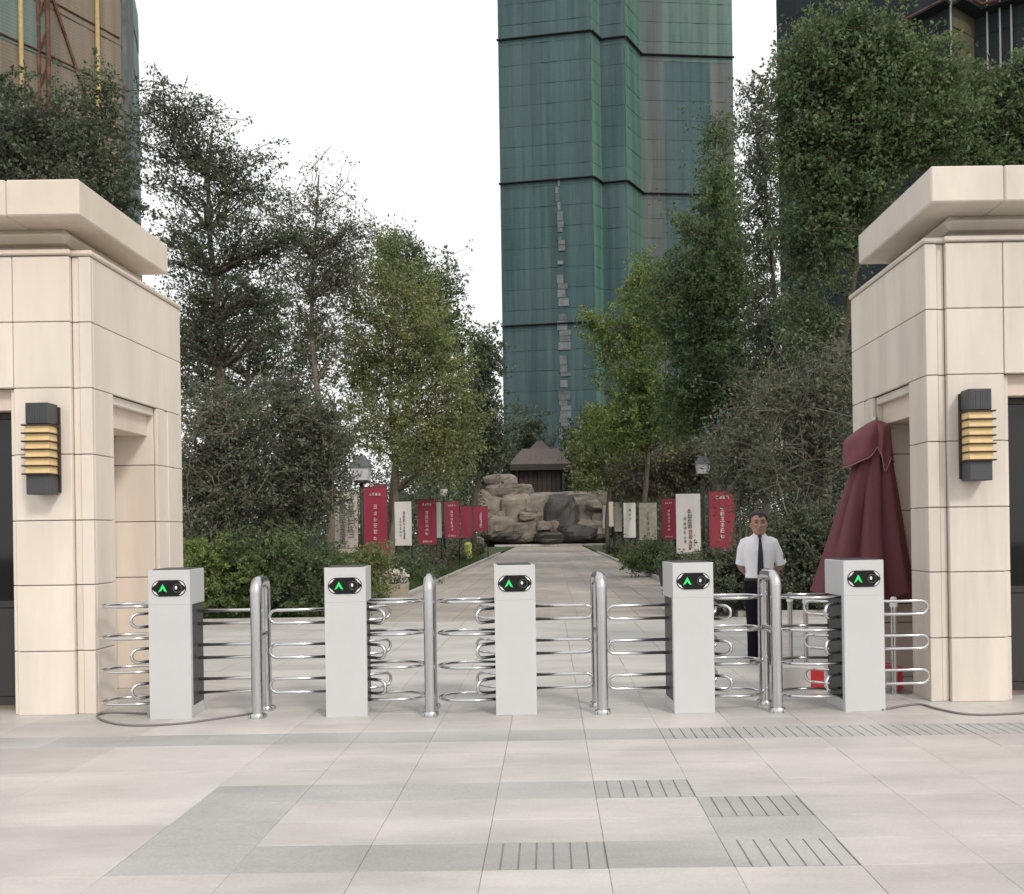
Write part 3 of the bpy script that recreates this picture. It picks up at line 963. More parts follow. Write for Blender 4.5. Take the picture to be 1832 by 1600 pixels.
def tree(name, base, blobs, label, cat="tree", group=None, leaf=L_MID, leaf_size=0.09, clusters=400, per=45, spread=0.32, trunk_r=0.14, bark='bark',
         limbs=36, lean=None, stems=1, shell=0.45, twigs=3, sparse_top=0.0, top_trunk=0.82, droop=0.10, tall=None, seed=0, strat=0.8, upw=0.35):
    """blobs: list of (centre Vector, (rx,ry,rz), weight) in world space; base on the ground"""
    global rng
    random.seed(seed); rng = np.random.default_rng(seed + 5)
    base = Vector(base)
    root = empty(name, base)
    w = np.array([bl[2] * (bl[1][0] * bl[1][1] * bl[1][2]) ** 0.66 for bl in blobs]); w /= w.sum()
    pick = rng.choice(len(blobs), clusters, p=w)
    cc = np.array([bl[0] - base for bl in blobs])[pick]
    rr = np.array([bl[1] for bl in blobs])[pick]
    dirs = rng.normal(size=(clusters, 3)); dirs /= np.linalg.norm(dirs, axis=1)[:, None]
    cl = cc + dirs * rr * (rng.random((clusters, 1)) ** shell)
    # break the outline: push a few clusters out, pull others in
    cl += np.clip(rng.normal(size=cl.shape), -1.6, 1.6) * rr * 0.09
    cl = cl[cl[:, 2] > 0.12]
    top = cl[:, 2].max(); low = cl[:, 2].min()
    cxy = cl[:, :2].mean(0)
    # trunk(s)
    tr = MB(); lb = MB()
    tips = []
    trunks = []
    for s in range(stems):
        if stems == 1:
            b0 = Vector((0, 0, -0.1)); t1 = Vector((cxy[0], cxy[1], low + (top - low) * top_trunk))
        else:
            a = random.uniform(0, 6.28)
            b0 = Vector((math.cos(a) * 0.15 * stems ** 0.5, math.sin(a) * 0.15 * stems ** 0.5, -0.1))
            k = cl[random.randrange(len(cl))]
            t1 = Vector((k[0], k[1], max(k[2], low + (top - low) * 0.5)))
        if tall is not None: t1.z = tall
        pts = wiggle(b0, t1, 10, 0.035)
        r0 = trunk_r * (1 if stems == 1 else random.uniform(0.5, 1))
        tr.tube(pts, [r0 * (1 - 0.86 * i / 10) * (1.25 if i == 0 else 1) for i in range(11)], 8)
        trunks.append((pts, r0))
    idx = rng.permutation(len(cl))[:limbs]
    for j in idx:
        k = Vector(cl[j])
        pts, r0 = trunks[random.randrange(stems)]
        zt = k.z - random.uniform(0.25, 0.55) * math.hypot(k.x - cxy[0], k.y - cxy[1]) - 0.2
        i = min(range(len(pts)), key=lambda q: abs(pts[q].z - max(zt, pts[2].z)))
        i = min(max(i, 2), len(pts) - 2)
        st = pts[i]
        lp = wiggle(st, k, 7, 0.09, droop)
        rs = r0 * (1 - 0.86 * i / 10) * 0.55
        lb.tube(lp, [max(rs * (1 - 0.85 * q / 7), 0.006) for q in range(8)], 5)
        for _ in range(twigs):
            q = lp[random.randrange(3, 8)]
            e = q + Vector((random.gauss(0, 1), random.gauss(0, 1), random.gauss(0.35, 0.8))) * spread * 1.8
            tp = wiggle(q, e, 4, 0.12, 0.05)
            lb.tube(tp, [0.012, 0.010, 0.008, 0.006, 0.004], 4)
            tips.append(e)
    tr.build("trunk", M[bark], root, True)
    tag(lb.build("branches", M[bark], root, True), kind="stuff")
    n = len(cl)
    sz = rng.uniform(0.55, 1.4, (n, 1, 1))
    cnt = int(per * 1.2)
    out = cl - np.array([cxy[0], cxy[1], 0]); out[:, 2] = 0
    out /= np.linalg.norm(out, axis=1)[:, None] + 1e-6
    dv = out * 0.8 + np.array([0, 0, upw]) + rng.normal(size=(n, 3)) * 0.55
    dv /= np.linalg.norm(dv, axis=1)[:, None]
    u = rng.uniform(-1, 1, (n, cnt, 1))
    lat = rng.normal(size=(n, cnt, 3)); lat /= np.linalg.norm(lat, axis=2)[:, :, None]
    lat *= rng.random((n, cnt, 1)) ** 0.5 * spread * sz * (0.95 - 0.55 * np.maximum(u, 0)) * np.array([1, 1, strat])
    axis = dv[:, None, :] * (spread * 1.9 * sz)
    sagv = np.array([0, 0, -1.0]) * (spread * 0.5 * sz) * u ** 2
    lv = (cl[:, None, :] + axis * u + lat + sagv).reshape(-1, 3)
    tw_ = MB()
    for q in range(n):
        a_ = cl[q] - axis[q, 0] * 1.25; m_ = cl[q]; e_ = cl[q] + axis[q, 0] * 1.05 + np.array([0, 0, -0.4 * spread])
        tw_.tube([a_, m_, e_], [0.010, 0.007, 0.003], 3, caps=False)
    tag(tw_.build("twigs", M[bark], root, True), kind="stuff")
    if sparse_top:
        f = (lv[:, 2] - low) / (top - low)
        lv = lv[rng.random(len(lv)) > sparse_top * f]
    if tips:
        tp = np.array([list(t) for t in tips])
        lv2 = (tp[:, None, :] + rng.normal(size=(len(tp), 8, 3)) * spread * 0.45).reshape(-1, 3)
        lv = np.concatenate([lv, lv2])
    lv = lv[lv[:, 2] > 0.03]
    me = leaves_mesh("crown", lv, leaf_size * 1.22, leaf)
    o = inst("crown", me, root)
    tag(o, kind="stuff")
    tag(root, label, cat, group)
    return root

def bl(px, py, rx, ry, D, ryd=None, w=1.0):
    """blob from a photo pixel ellipse at depth D; depth radius ryd metres (default = width radius)"""
    c = at(px, py, D)
    return (c, (rx / F * D, ryd or max(rx / F * D, 0.6), ry / F * D), w)
def gp(px, D):
    v = H * F / D
    return Vector((((px - VX) - v * math.sin(TH)) / F * D, D, 0))

GT = "trees along the path"
# left side
tree("broadleaf_tree", gp(60, 25), [bl(40, 250, 110, 110, 25), bl(170, 230, 75, 110, 25), bl(200, 350, 60, 90, 25), bl(90, 380, 120, 70, 25), bl(-60, 300, 90, 120, 25)],
     "dense dark tree rising behind the left gatehouse roof", leaf=L_DARK, clusters=520, per=46, leaf_size=0.10, trunk_r=0.2, seed=1, group=GT)
tree("broadleaf_tree", gp(330, 22), [bl(300, 270, 55, 110, 22), bl(390, 300, 75, 95, 22), bl(350, 450, 100, 100, 22), bl(450, 430, 60, 90, 22), bl(370, 580, 90, 70, 22), bl(480, 560, 50, 70, 22), bl(285, 190, 40, 50, 22), bl(455, 320, 50, 70, 22), bl(500, 440, 40, 60, 22), bl(340, 200, 50, 50, 22)],
     "tall dark open-crowned tree right of the left gatehouse", leaf=L_DARK, clusters=370, per=46, leaf_size=0.066, spread=0.23, trunk_r=0.18, limbs=110, twigs=6, seed=2, group=GT, sparse_top=0.35, shell=0.6)
tree("bare_tree", gp(588, 30), [bl(580, 380, 45, 60, 30), bl(560, 480, 60, 80, 30), bl(620, 470, 50, 70, 30), bl(530, 300, 45, 20, 30, w=.3), bl(560, 600, 60, 70, 30), bl(500, 400, 45, 70, 30), bl(640, 420, 35, 50, 30)],
     "slender tree with thin leaves and a bare straight trunk", leaf=L_GREY, clusters=190, per=26, leaf_size=0.085, spread=0.26, trunk_r=0.16, bark='bark_pale', limbs=80, twigs=7, top_trunk=0.97, seed=3, group=GT, sparse_top=0.3)
tree("willow_tree", gp(690, 32), [bl(690, 520, 60, 90, 32), bl(740, 580, 85, 100, 32), bl(680, 650, 80, 90, 32), bl(780, 690, 75, 90, 32), bl(730, 770, 100, 70, 32), bl(800, 800, 60, 60, 32), bl(630, 560, 40, 80, 32), bl(690, 440, 30, 40, 32), bl(640, 690, 40, 90, 32), bl(830, 730, 40, 80, 32)],
     "soft olive green feathery tree left of the path", leaf=L_OLIVE, clusters=850, per=42, leaf_size=0.085, spread=0.30, trunk_r=0.15, bark='bark_pale', limbs=60, seed=4, group=GT, upw=0.9)
tree("broadleaf_tree", gp(700, 38), [bl(715, 470, 45, 60, 38), bl(770, 560, 50, 80, 38), bl(810, 620, 40, 70, 38), bl(800, 500, 14, 50, 38, w=.5)],
     "pointed mid green tree behind the feathery olive tree", leaf=L_MID, clusters=330, per=38, leaf_size=0.11, spread=0.34, trunk_r=0.15, limbs=40, seed=5, group=GT)
tree("broadleaf_tree", gp(850, 56), [bl(868, 640, 30, 60, 56), bl(860, 720, 45, 60, 56), bl(830, 790, 60, 50, 56), bl(885, 800, 30, 40, 56)],
     "dark far tree at the left end of the path before the rocks", leaf=L_DARK, clusters=330, per=36, leaf_size=0.16, spread=0.42, trunk_r=0.2, limbs=40, seed=6, group=GT)
tree("broadleaf_tree", gp(470, 40), [bl(440, 560, 90, 110, 40), bl(540, 640, 80, 90, 40), bl(400, 700, 110, 80, 40), bl(560, 780, 90, 80, 40), bl(330, 640, 60, 90, 40)],
     "dim grey green tree filling the gap behind the slender tree", leaf=L_GREY, clusters=420, per=44, leaf_size=0.13, spread=0.42, trunk_r=0.2, limbs=40, seed=7, group=GT)
# big shrubs on the left
GS = "large shrubs in the left bed"
tree("large_shrub", gp(400, 17.5), [bl(390, 760, 75, 80, 17.5), bl(360, 860, 60, 80, 17.5), bl(440, 850, 60, 80, 17.5), bl(380, 930, 80, 50, 17.5)],
     "tall dark twiggy shrub beside the left gatehouse", "shrub", GS, leaf=L_GREY, clusters=380, per=46, leaf_size=0.055, spread=0.2, trunk_r=0.035, stems=9, limbs=60, twigs=4, seed=8, bark='bark_pale')
tree("large_shrub", gp(540, 18.5), [bl(540, 790, 70, 90, 18.5), bl(500, 720, 60, 50, 18.5), bl(570, 870, 60, 70, 18.5), bl(500, 900, 60, 60, 18.5), bl(590, 780, 35, 70, 18.5)],
     "tall dark twiggy shrub left of the cream notice board", "shrub", GS, leaf=L_GREY, clusters=380, per=46, leaf_size=0.055, spread=0.2, trunk_r=0.035, stems=9, limbs=60, twigs=4, seed=9, bark='bark_pale')
tree("round_shrub", gp(520, 16.9), [bl(500, 985, 85, 50, 16.6), bl(450, 1010, 70, 50, 16.6), bl(560, 1010, 60, 45, 16.6), bl(520, 1055, 90, 40, 16.6)],
     "low rounded dark green bush behind the leftmost handrail", "shrub", "low bushes in the left bed", leaf=L_MID, clusters=300, per=60, leaf_size=0.045, spread=0.13, trunk_r=0.02, stems=6, limbs=20, seed=10)
tree("round_shrub", gp(380, 16.35), [bl(365, 1000, 60, 45, 16.35), bl(425, 1035, 55, 45, 16.35), bl(350, 1050, 50, 40, 16.35), bl(400, 1075, 70, 28, 16.35)],
     "brighter green clipped bush at the gatehouse corner", "shrub", "low bushes in the left bed", leaf=L_BRIGHT, clusters=230, per=60, leaf_size=0.045, spread=0.12, trunk_r=0.02, stems=6, limbs=20, seed=11)
tree("round_shrub", gp(640, 19.5), [bl(630, 1010, 50, 28, 19.5), bl(670, 1000, 30, 28, 19.5), bl(610, 1040, 50, 28, 19.5), bl(665, 1050, 40, 20, 19.5)],
     "loose bush in front of the red banner on the left", "shrub", "low bushes in the left bed", leaf=L_OLIVE, clusters=160, per=50, leaf_size=0.05, spread=0.14, trunk_r=0.02, stems=5, limbs=16, seed=12)
tree("round_shrub", gp(640, 16.4), [bl(610, 1085, 60, 22, 16.4), bl(560, 1080, 60, 30, 16.4)],
     "low green ground bush along the left kerb", "shrub", "low bushes in the left bed", leaf=L_MID, clusters=130, per=50, leaf_size=0.045, spread=0.10, trunk_r=0.015, stems=5, limbs=12, seed=13)
# right side
tree("maple_tree", gp(1150, 41), [bl(1090, 610, 40, 45, 41), bl(1130, 680, 65, 60, 41), bl(1160, 580, 60, 70, 41), bl(1110, 760, 70, 50, 41), bl(1180, 740, 70, 70, 41), bl(1060, 575, 18, 22, 41), bl(1150, 500, 40, 45, 41)],
     "bright yellow green tree right of the path in front of the tower", leaf=L_BRIGHT, clusters=620, per=40, leaf_size=0.11, spread=0.34, trunk_r=0.15, limbs=50, seed=20, group=GT)
tree("broadleaf_tree", gp(1260, 31), [bl(1270, 430, 65, 80, 31), bl(1240, 540, 90, 90, 31), bl(1320, 520, 55, 100, 31), bl(1290, 660, 100, 90, 31), bl(1230, 720, 60, 60, 31), bl(1340, 730, 50, 90, 31), bl(1285, 345, 30, 50, 31)],
     "tall deep green tree with trunk above the right banners", leaf=L_MID, clusters=800, per=44, leaf_size=0.10, spread=0.34, trunk_r=0.14, limbs=50, seed=21, group=GT)
tree("broadleaf_tree", gp(1300, 40), [bl(1288, 240, 25, 60, 40), bl(1292, 330, 35, 60, 40), bl(1300, 430, 40, 80, 40)],
     "narrow tree top showing against the netted tower", leaf=L_MID, clusters=170, per=36, leaf_size=0.13, spread=0.4, trunk_r=0.15, limbs=30, seed=22, group=GT, sparse_top=0.4)
tree("broadleaf_tree", gp(1370, 27), [bl(1360, 190, 38, 75, 27), bl(1355, 300, 40, 80, 27), bl(1365, 420, 42, 90, 27), bl(1375, 560, 40, 80, 27), bl(1380, 660, 35, 60, 27)],
     "thin dark tree with sky showing through beside the slate tower", leaf=L_DARK, clusters=260, per=30, leaf_size=0.085, spread=0.24, trunk_r=0.13, limbs=70, twigs=6, seed=23, group=GT)
tree("broadleaf_tree", gp(1480, 19), [bl(1470, 130, 75, 90, 19), bl(1570, 110, 90, 80, 19), bl(1450, 270, 60, 90, 19), bl(1560, 230, 100, 90, 19), bl(1640, 200, 70, 90, 19), bl(1470, 420, 60, 90, 19), bl(1530, 340, 60, 60, 19), bl(1440, 560, 50, 90, 19, w=.7), bl(1640, 130, 70, 60, 19), bl(1690, 230, 60, 70, 19), bl(1500, 60, 60, 40, 19), bl(1425, 200, 35, 120, 19)],
     "large leafy green tree leaning over the right gatehouse roof", leaf=L_MID, clusters=1250, per=46, leaf_size=0.075, spread=0.25, trunk_r=0.17, limbs=80, twigs=4, seed=24, group=GT)
tree("broadleaf_tree", gp(1760, 21), [bl(1720, 210, 80, 80, 21), bl(1810, 230, 70, 90, 21), bl(1880, 240, 90, 120, 21), bl(1760, 300, 90, 60, 21), bl(1760, 160, 60, 50, 21), bl(1830, 150, 50, 50, 21)],
     "leafy tree above the right end of the right gatehouse", leaf=L_MID, clusters=520, per=46, leaf_size=0.08, spread=0.27, trunk_r=0.17, limbs=50, seed=25, group=GT)
tree("broadleaf_tree", gp(1090, 62), [bl(1060, 800, 45, 45, 62), bl(1090, 770, 50, 50, 62), bl(1120, 830, 50, 40, 62), bl(1050, 850, 30, 30, 62)],
     "soft pale green tree at the far right end of the path", leaf=L_OLIVE, clusters=360, per=40, leaf_size=0.15, spread=0.42, trunk_r=0.15, limbs=30, seed=26, group=GT)
tree("broadleaf_tree", gp(1200, 48), [bl(1150, 850, 60, 45, 48), bl(1220, 830, 60, 60, 48), bl(1290, 830, 60, 60, 48)],
     "brownish undergrowth tree behind the right banners", leaf=L_BROWN, clusters=320, per=40, leaf_size=0.13, spread=0.4, trunk_r=0.12, limbs=40, seed=27, group=GT)
GR = "thin stemmed shrubs in the right bed"
tree("stemmed_shrub", gp(1420, 17), [bl(1420, 720, 60, 70, 17), bl(1400, 820, 60, 60, 17), bl(1470, 800, 60, 80, 17), bl(1490, 680, 40, 70, 17)],
     "tall thin stemmed shrub behind the guard", "shrub", GR, leaf=L_GREY, clusters=240, per=30, leaf_size=0.06, spread=0.22, trunk_r=0.03, stems=10, limbs=60, twigs=5, seed=28, bark='bark_pale')
tree("stemmed_shrub", gp(1340, 20), [bl(1330, 800, 60, 60, 20), bl(1370, 720, 50, 60, 20), bl(1350, 860, 60, 50, 20)],
     "thin stemmed shrub above the right red banner", "shrub", GR, leaf=L_GREY, clusters=200, per=32, leaf_size=0.065, spread=0.24, trunk_r=0.03, stems=9, limbs=50, twigs=4, seed=29, bark='bark_pale')
tree("round_shrub", gp(1300, 16.5), [bl(1290, 1020, 60, 35, 16.5), bl(1350, 1015, 55, 40, 16.5), bl(1240, 1040, 45, 30, 16.5), bl(1300, 1060, 80, 30, 16.5)],
     "low dark hedge bush left of the guard", "shrub", "low bushes in the right bed", leaf=L_DARK, clusters=300, per=60, leaf_size=0.045, spread=0.13, trunk_r=0.02, stems=6, limbs=20, seed=30)
tree("round_shrub", gp(1430, 16.5), [bl(1420, 960, 50, 60, 16.5), bl(1480, 950, 60, 60, 16.5), bl(1440, 1040, 90, 45, 16.5), bl(1520, 1000, 50, 70, 16.5)],
     "dark bush between the guard and the parasol", "shrub", "low bushes in the right bed", leaf=L_DARK, clusters=340, per=60, leaf_size=0.05, spread=0.15, trunk_r=0.02, stems=6, limbs=24, seed=31)
tree("round_shrub", gp(1150, 30), [bl(1140, 1000, 30, 18, 30), bl(1170, 985, 30, 25, 30), bl(1200, 1000, 30, 25, 30)],
     "small bush under the far white banners", "shrub", "low bushes in the right bed", leaf=L_MID, clusters=130, per=50, leaf_size=0.07, spread=0.18, trunk_r=0.02, stems=5, limbs=14, seed=32)
# low planting under the banners on both sides
rs_ = random.Random(6)
for i, (px, D, lf, lab) in enumerate([
        (720, 27, L_MID, "low green clump under the white banner on the left"), (742, 31, L_GREY, "grey green clump under the second left crimson banner"),
        (778, 36, L_BROWN, "brownish clump under the slim white banner"), (806, 42, L_DARK, "dark clump under the third left crimson banner"),
        (832, 50, L_BROWN, "brownish clump left of the path near the boulders"), (850, 60, L_DARK, "dark clump at the left foot of the boulders"),
        (1200, 25, L_BROWN, "brownish clump at the right path edge under the white banner"), (1172, 34, L_DARK, "dark clump under the narrow crimson banner"),
        (1142, 40, L_BROWN, "brownish clump under the right cream banner"), (1112, 48, L_DARK, "dark clump under the far pale banners on the right"),
        (1092, 60, L_GREY, "grey green clump at the right foot of the boulders"), (1250, 22, L_MID, "fresh green clump before the tall white banner")]):
    c = gp(px, D)
    side = -1 if c.x < 0 else 1
    x = side * max(abs(c.x), 4.0)
    bs = [(Vector((x + rs_.uniform(-.5, .5), D + rs_.uniform(-.6, .6), rs_.uniform(0.25, 0.5))), (0.55, 0.6, 0.38), 1) for _ in range(4)]
    tree("low_clump", (x, D, 0), bs, lab, "shrub", "low planting under the banners", leaf=lf, clusters=70, per=34, leaf_size=0.06 + D * 0.0006, spread=0.15, trunk_r=0.015, stems=7, limbs=24, twigs=3, seed=60 + i, bark='bark_pale')
# background belt behind the rocks, closing the view
GB = "dark trees behind the rock garden"
for i, (px, D, tz, rx, lab) in enumerate([(780, 96, 745, 70, "dark tree far left behind the rock garden"), (870, 106, 740, 55, "dark tree behind the boulders left of the pavilion"),
                                       (945, 118, 735, 55, "dark tree rising behind the pavilion roof"), (1040, 108, 760, 60, "dark tree right of the pavilion roof"),
                                       (1140, 98, 760, 70, "dark tree far right behind the rock garden")]):
    tree("evergreen_tree", gp(px, D), [bl(px, tz + 30, rx * 0.6, 40, D), bl(px - rx * .4, tz + 90, rx * .7, 50, D), bl(px + rx * .4, tz + 95, rx * .7, 50, D), bl(px, tz + 150, rx, 40, D)],
         lab, "tree", GB, leaf=L_DARK, clusters=260, per=40, leaf_size=0.30, spread=0.8, trunk_r=0.25, limbs=24, twigs=2, seed=40 + i)
wood = []
for i in range(5200):
    s = -1 if i % 2 else 1
    D = rng.uniform(60, 92)
    x = s * rng.uniform(6.5, 46)
    wood.append((x, D + abs(x) * 0.1, abs(rng.normal()) * 3.6 + 0.2))
wood = np.array(wood)
lv = (wood[:, None, :] + rng.normal(size=(len(wood), 24, 3)) * 0.7).reshape(-1, 3)
lv = lv[lv[:, 2] > 0.05]
w_o = inst("undergrowth", leaves_mesh("undergrowth", lv, 0.26, L_DARK))
tag(w_o, "dark mass of far undergrowth beside the path", "undergrowth", kind="stuff")

# grass along the path and in the beds
def grass(name, n, x0, x1, y0, y1, h, label):
    X = rng.uniform(x0, x1, n); Y = y0 + (y1 - y0) * rng.random(n) ** 1.6
    a = rng.uniform(0, 6.28, n); hh = h * rng.uniform(0.4, 1.3, n) * (1 + (Y - y0) * 0.015)
    wd = 0.006 * (1 + (Y - y0) * 0.05)
    ln = rng.normal(size=(n, 2)) * hh[:, None] * 0.35
    z = np.full(n, 0.02)
    v = np.stack([np.stack([X - np.cos(a) * wd, Y - np.sin(a) * wd, z], 1), np.stack([X + np.cos(a) * wd, Y + np.sin(a) * wd, z], 1),
                  np.stack([X + ln[:, 0], Y + ln[:, 1], z + hh + 0.08], 1)], 1)
    tag(inst(name, poly_mesh(name, v.reshape(-1, 3), 3, L_GRASS)), label, "grass", kind="stuff")
grass("grass", 60000, -7.5, PX0 - 0.18, 16.1, 50, 0.14, "green grass strip left of the path")
grass("grass", 60000, PX1 + 0.18, 7.5, 16.1, 50, 0.14, "green grass strip right of the path")

# ------------------------------------------------------------------ rock garden, pool, pavilion
rg = empty("rock_garden", (0, 95, 0))
def boulder(px, py, rx, ry, D, m='rock', seed=0, dep=None):
    random.seed(seed)
    c = at(px, py, D) - Vector((0, 95, 0))
    r = (rx / F * D, dep or rx / F * D * 0.9, ry / F * D)
    b = MB(); n, mm = 22, 13
    rings = []
    off = Vector((seed * 3.1, seed * 1.7, seed * 2.3))
    for i in range(mm + 1):
        a = math.pi * min(max(i / mm, 0.03), 0.97)
        ring = []
        for k in range(n):
            t = 2 * math.pi * k / n
            d = Vector((math.sin(a) * math.cos(t), math.sin(a) * math.sin(t), -math.cos(a)))
            # squarish boulder with facets
            q = Vector([math.copysign(abs(x) ** 0.72, x) for x in d])
            f = 1 + 0.26 * noise.noise(d * 1.3 + off) + 0.20 * (0.4 - abs(noise.noise(d * 2.6 + off))) + 0.07 * noise.noise(d * 6.0 + off)
            ring.append((c.x + q.x * r[0] * f, c.y + q.y * r[1] * f, c.z + q.z * r[2] * f))
        rings.append(ring)
    b.rings(rings)
    return b.build("boulder", M[m], rg, False)
BL = [(895, 862, 30, 14, 97), (905, 882, 38, 16, 96), (880, 905, 30, 30, 95.5), (925, 920, 30, 35, 94.5), (960, 915, 35, 32, 95), (1000, 918, 45, 30, 96.5), (1045, 920, 35, 32, 95.5), (1070, 905, 25, 25, 96),
      (895, 945, 28, 22, 93.8), (945, 950, 32, 22, 94.0), (1060, 950, 30, 22, 94.0), (938, 882, 16, 14, 96.5), (1035, 888, 45, 8, 97.5), (985, 890, 50, 8, 98), (1085, 890, 30, 14, 99), (1110, 880, 22, 14, 100), (868, 940, 16, 22, 94)]
rsb = random.Random(12)
BL += [(rsb.uniform(872, 1085), rsb.uniform(900, 962), rsb.uniform(9, 17), rsb.uniform(8, 15), rsb.uniform(92.9, 94.0)) for _ in range(9)]
for i, a in enumerate(BL): boulder(*a, seed=i + 1)
for i, a in enumerate([(1003, 922, 30, 36, 94.2), (1035, 955, 34, 16, 93.4), (985, 962, 30, 10, 93.2), (1000, 952, 45, 24, 95.0), (965, 955, 30, 20, 94.6), (1030, 960, 35, 14, 94.2), (915, 962, 30, 12, 93.6)]): boulder(*a, m='rock_dark', seed=30 + i)
rgm = MB().box(-6.5, 8, 1.5, 16, 0.0, 3.2)
mound = rgm.build("earth_mound", M['soil'], rg)
tag(rg, "stacked tan boulders forming a rock garden at the end of the path", "rock garden")
pool = MB().box(-5.2, 5.6, 92.6, 94.0, -0.05, 0.03).build("pool", M['water'])
tag(pool, "shallow dark pool at the foot of the boulders", "pool", kind="structure")
pk = empty("pool_kerb", (0, 92.6, 0))
for i in range(9): MB().cbox(-5.3 + i * 1.22, -5.3 + (i + 1) * 1.22 - 0.02, -0.3, 0.0, 0.0, 0.22, 0.02).build("kerb_block", M['slab'], pk)
tag(pk, "pale stone kerb along the front of the pool", "kerb")

D = 101
pc = at(967, 885, D)
pv = empty("pavilion", (pc.x, D, pc.z - 0.4))
s = D / F
hw = 52 * s
def hip(b, z0, z1, w0, w1, d0, d1):
    b.rings([[(-w0, -d0, z0), (w0, -d0, z0), (w0, d0, z0), (-w0, d0, z0)], [(-w1, -d1, z1), (w1, -d1, z1), (w1, d1, z1), (-w1, d1, z1)]])
z_e, z_m, z_t = (885 - 834) * s + 0.4, (885 - 805) * s + 0.4, (885 - 790) * s + 0.4
ro = MB(); hip(ro, z_e, z_m, hw * 1.04, hw * 0.60, hw, hw * 0.5); r1 = ro.build("roof", M['roof'], pv)
ro = MB(); hip(ro, z_m - 0.02, z_t, hw * 0.36, hw * 0.10, hw * 0.32, hw * 0.1); ro.build("upper_roof", M['roof'], r1)
MB().box(-hw * 1.0, hw * 1.0, -hw, hw, z_e - 0.62, z_e - 0.02).build("fascia", M['timber'], pv)
for k in range(4):
    sx, sy = (-1, 1)[k % 2], (-1, 1)[k // 2]
    MB().cbox(sx * hw * 0.78 - 0.15, sx * hw * 0.78 + 0.15, sy * hw * 0.78 - 0.15, sy * hw * 0.78 + 0.15, 0, z_e - 0.6, 0.02).build("post", M['timber'], pv)
for k in range(9):
    x0 = -hw * 0.70 + k * hw * 0.155
    MB().cbox(x0, x0 + hw * 0.145, -hw * 0.70, -hw * 0.66, 0.1, z_e - 0.65, 0.02).build("wall_board", M['timber'], pv)
MB().box(-hw * 0.72, hw * 0.72, -hw * 0.65, hw * 0.7, 0.0, z_e - 0.64).build("room", M['timber'], pv)
MB().box(-hw * 0.9, hw * 0.9, -hw * 0.9, hw * 0.9, -3.6, 0).build("plinth", M['rock_dark'], pv)
tag(pv, "small dark timber pavilion with hipped brown roof above the boulders", "pavilion")

# ------------------------------------------------------------------ banners and boards along the path
def glyph(b, cx, cz, s, y, rs):
    """an unreadable small character built of brush bars"""
    t = s * 0.14
    for k in range(rs.randint(2, 3)):
        z = cz + s * (-0.38 + 0.38 * k) + rs.uniform(-.04, .04) * s
        w = s * rs.uniform(0.28, 0.48)
        b.box(cx - w, cx + w, y - 0.004, y, z - t / 2, z + t / 2)
    for k in range(rs.randint(1, 3)):
        x = cx + s * rs.uniform(-0.36, 0.36)
        b.box(x - t / 2, x + t / 2, y - 0.0045, y - 0.0005, cz - s * rs.uniform(0.2, 0.46), cz + s * rs.uniform(0.2, 0.46))
def banner(x0, x1, y0, y1, D, m, text, label, ink='pale_ink', group="banners along the path", slant=0):
    a, c = at(x0, y0, D), at(x1, y1, D)
    w, z1, z0 = c.x - a.x, a.z, c.z
    z0 = max(z0, 0.25)
    cx = (a.x + c.x) / 2
    root = empty("banner_sign", (cx, D, 0), R(slant))
    rs = random.Random(int(x0))
    # cloth panel, slightly billowed
    nx, nz = 6, 10
    b = MB(); ringsf = []
    def P(i, j, back):
        u, v = i / nx, j / nz
        bu = 0.012 * math.sin(u * 5 + v * 3 + x0) * math.sin(math.pi * v)
        return (-w / 2 + w * u, bu + (0.03 if back else 0), z0 + (z1 - z0) * v)
    for back in (0, 1):
        vs = [P(i, j, back) for j in range(nz + 1) for i in range(nx + 1)]
        fs = []
        for j in range(nz):
            for i in range(nx):
                q = j * (nx + 1) + i
                f = (q, q + 1, q + nx + 2, q + nx + 1)
                fs.append(f if not back else f[::-1])
        b.add(vs, fs)
    n1 = (nx + 1) * (nz + 1)
    edge = [i for i in range(nx + 1)] + [j * (nx + 1) + nx for j in range(1, nz + 1)] + [nz * (nx + 1) + i for i in range(nx - 1, -1, -1)] + [j * (nx + 1) for j in range(nz - 1, 0, -1)]
    for k in range(len(edge)):
        p, q = edge[k], edge[(k + 1) % len(edge)]
        b.f.append((q, p, p + n1, q + n1))
    pan = b.build("panel", M[m], root, True, 50)
    for sx in (-1, 1):
        MB().tube([(sx * w / 2 * 0.96, 0.06, 0), (sx * w / 2 * 0.96, 0.06, z1 + 0.03)], 0.022, 8).build("pole", M['post'], root, True)
    MB().tube([(-w / 2, 0.05, z1 + 0.01), (w / 2, 0.05, z1 + 0.01)], 0.02, 8).build("top_bar", M['post'], root, True)
    hgt = z1 - z0
    for (u, v0, v1, n, sc, mk) in text:
        lt_ = MB()
        s_ = w * sc
        for k in range(n):
            zz = z1 - hgt * (v0 + (v1 - v0) * (k + 0.5) / n)
            glyph(lt_, w * (u - 0.5), zz, s_, -0.016, rs)
        o = lt_.build("lettering", M[mk], pan)
        tag(o, kind="stuff")
    tag(root, label, "banner", group)
    return root
def row(v, u0, u1, n, sc, mk): return [(u0 + (u1 - u0) * k / max(n - 1, 1), v, v, 1, sc, mk) for k in range(n)]
T_RED = [(0.5, 0.24, 0.80, 6, 0.19, 'pale_ink')] + row(0.10, 0.3, 0.7, 4, 0.13, 'pale_ink')
T_RED2 = T_RED + row(0.93, 0.3, 0.7, 4, 0.13, 'pale_ink')
T_WH = [(0.58, 0.22, 0.86, 8, 0.17, 'ink'), (0.36, 0.35, 0.8, 6, 0.12, 'ink')]
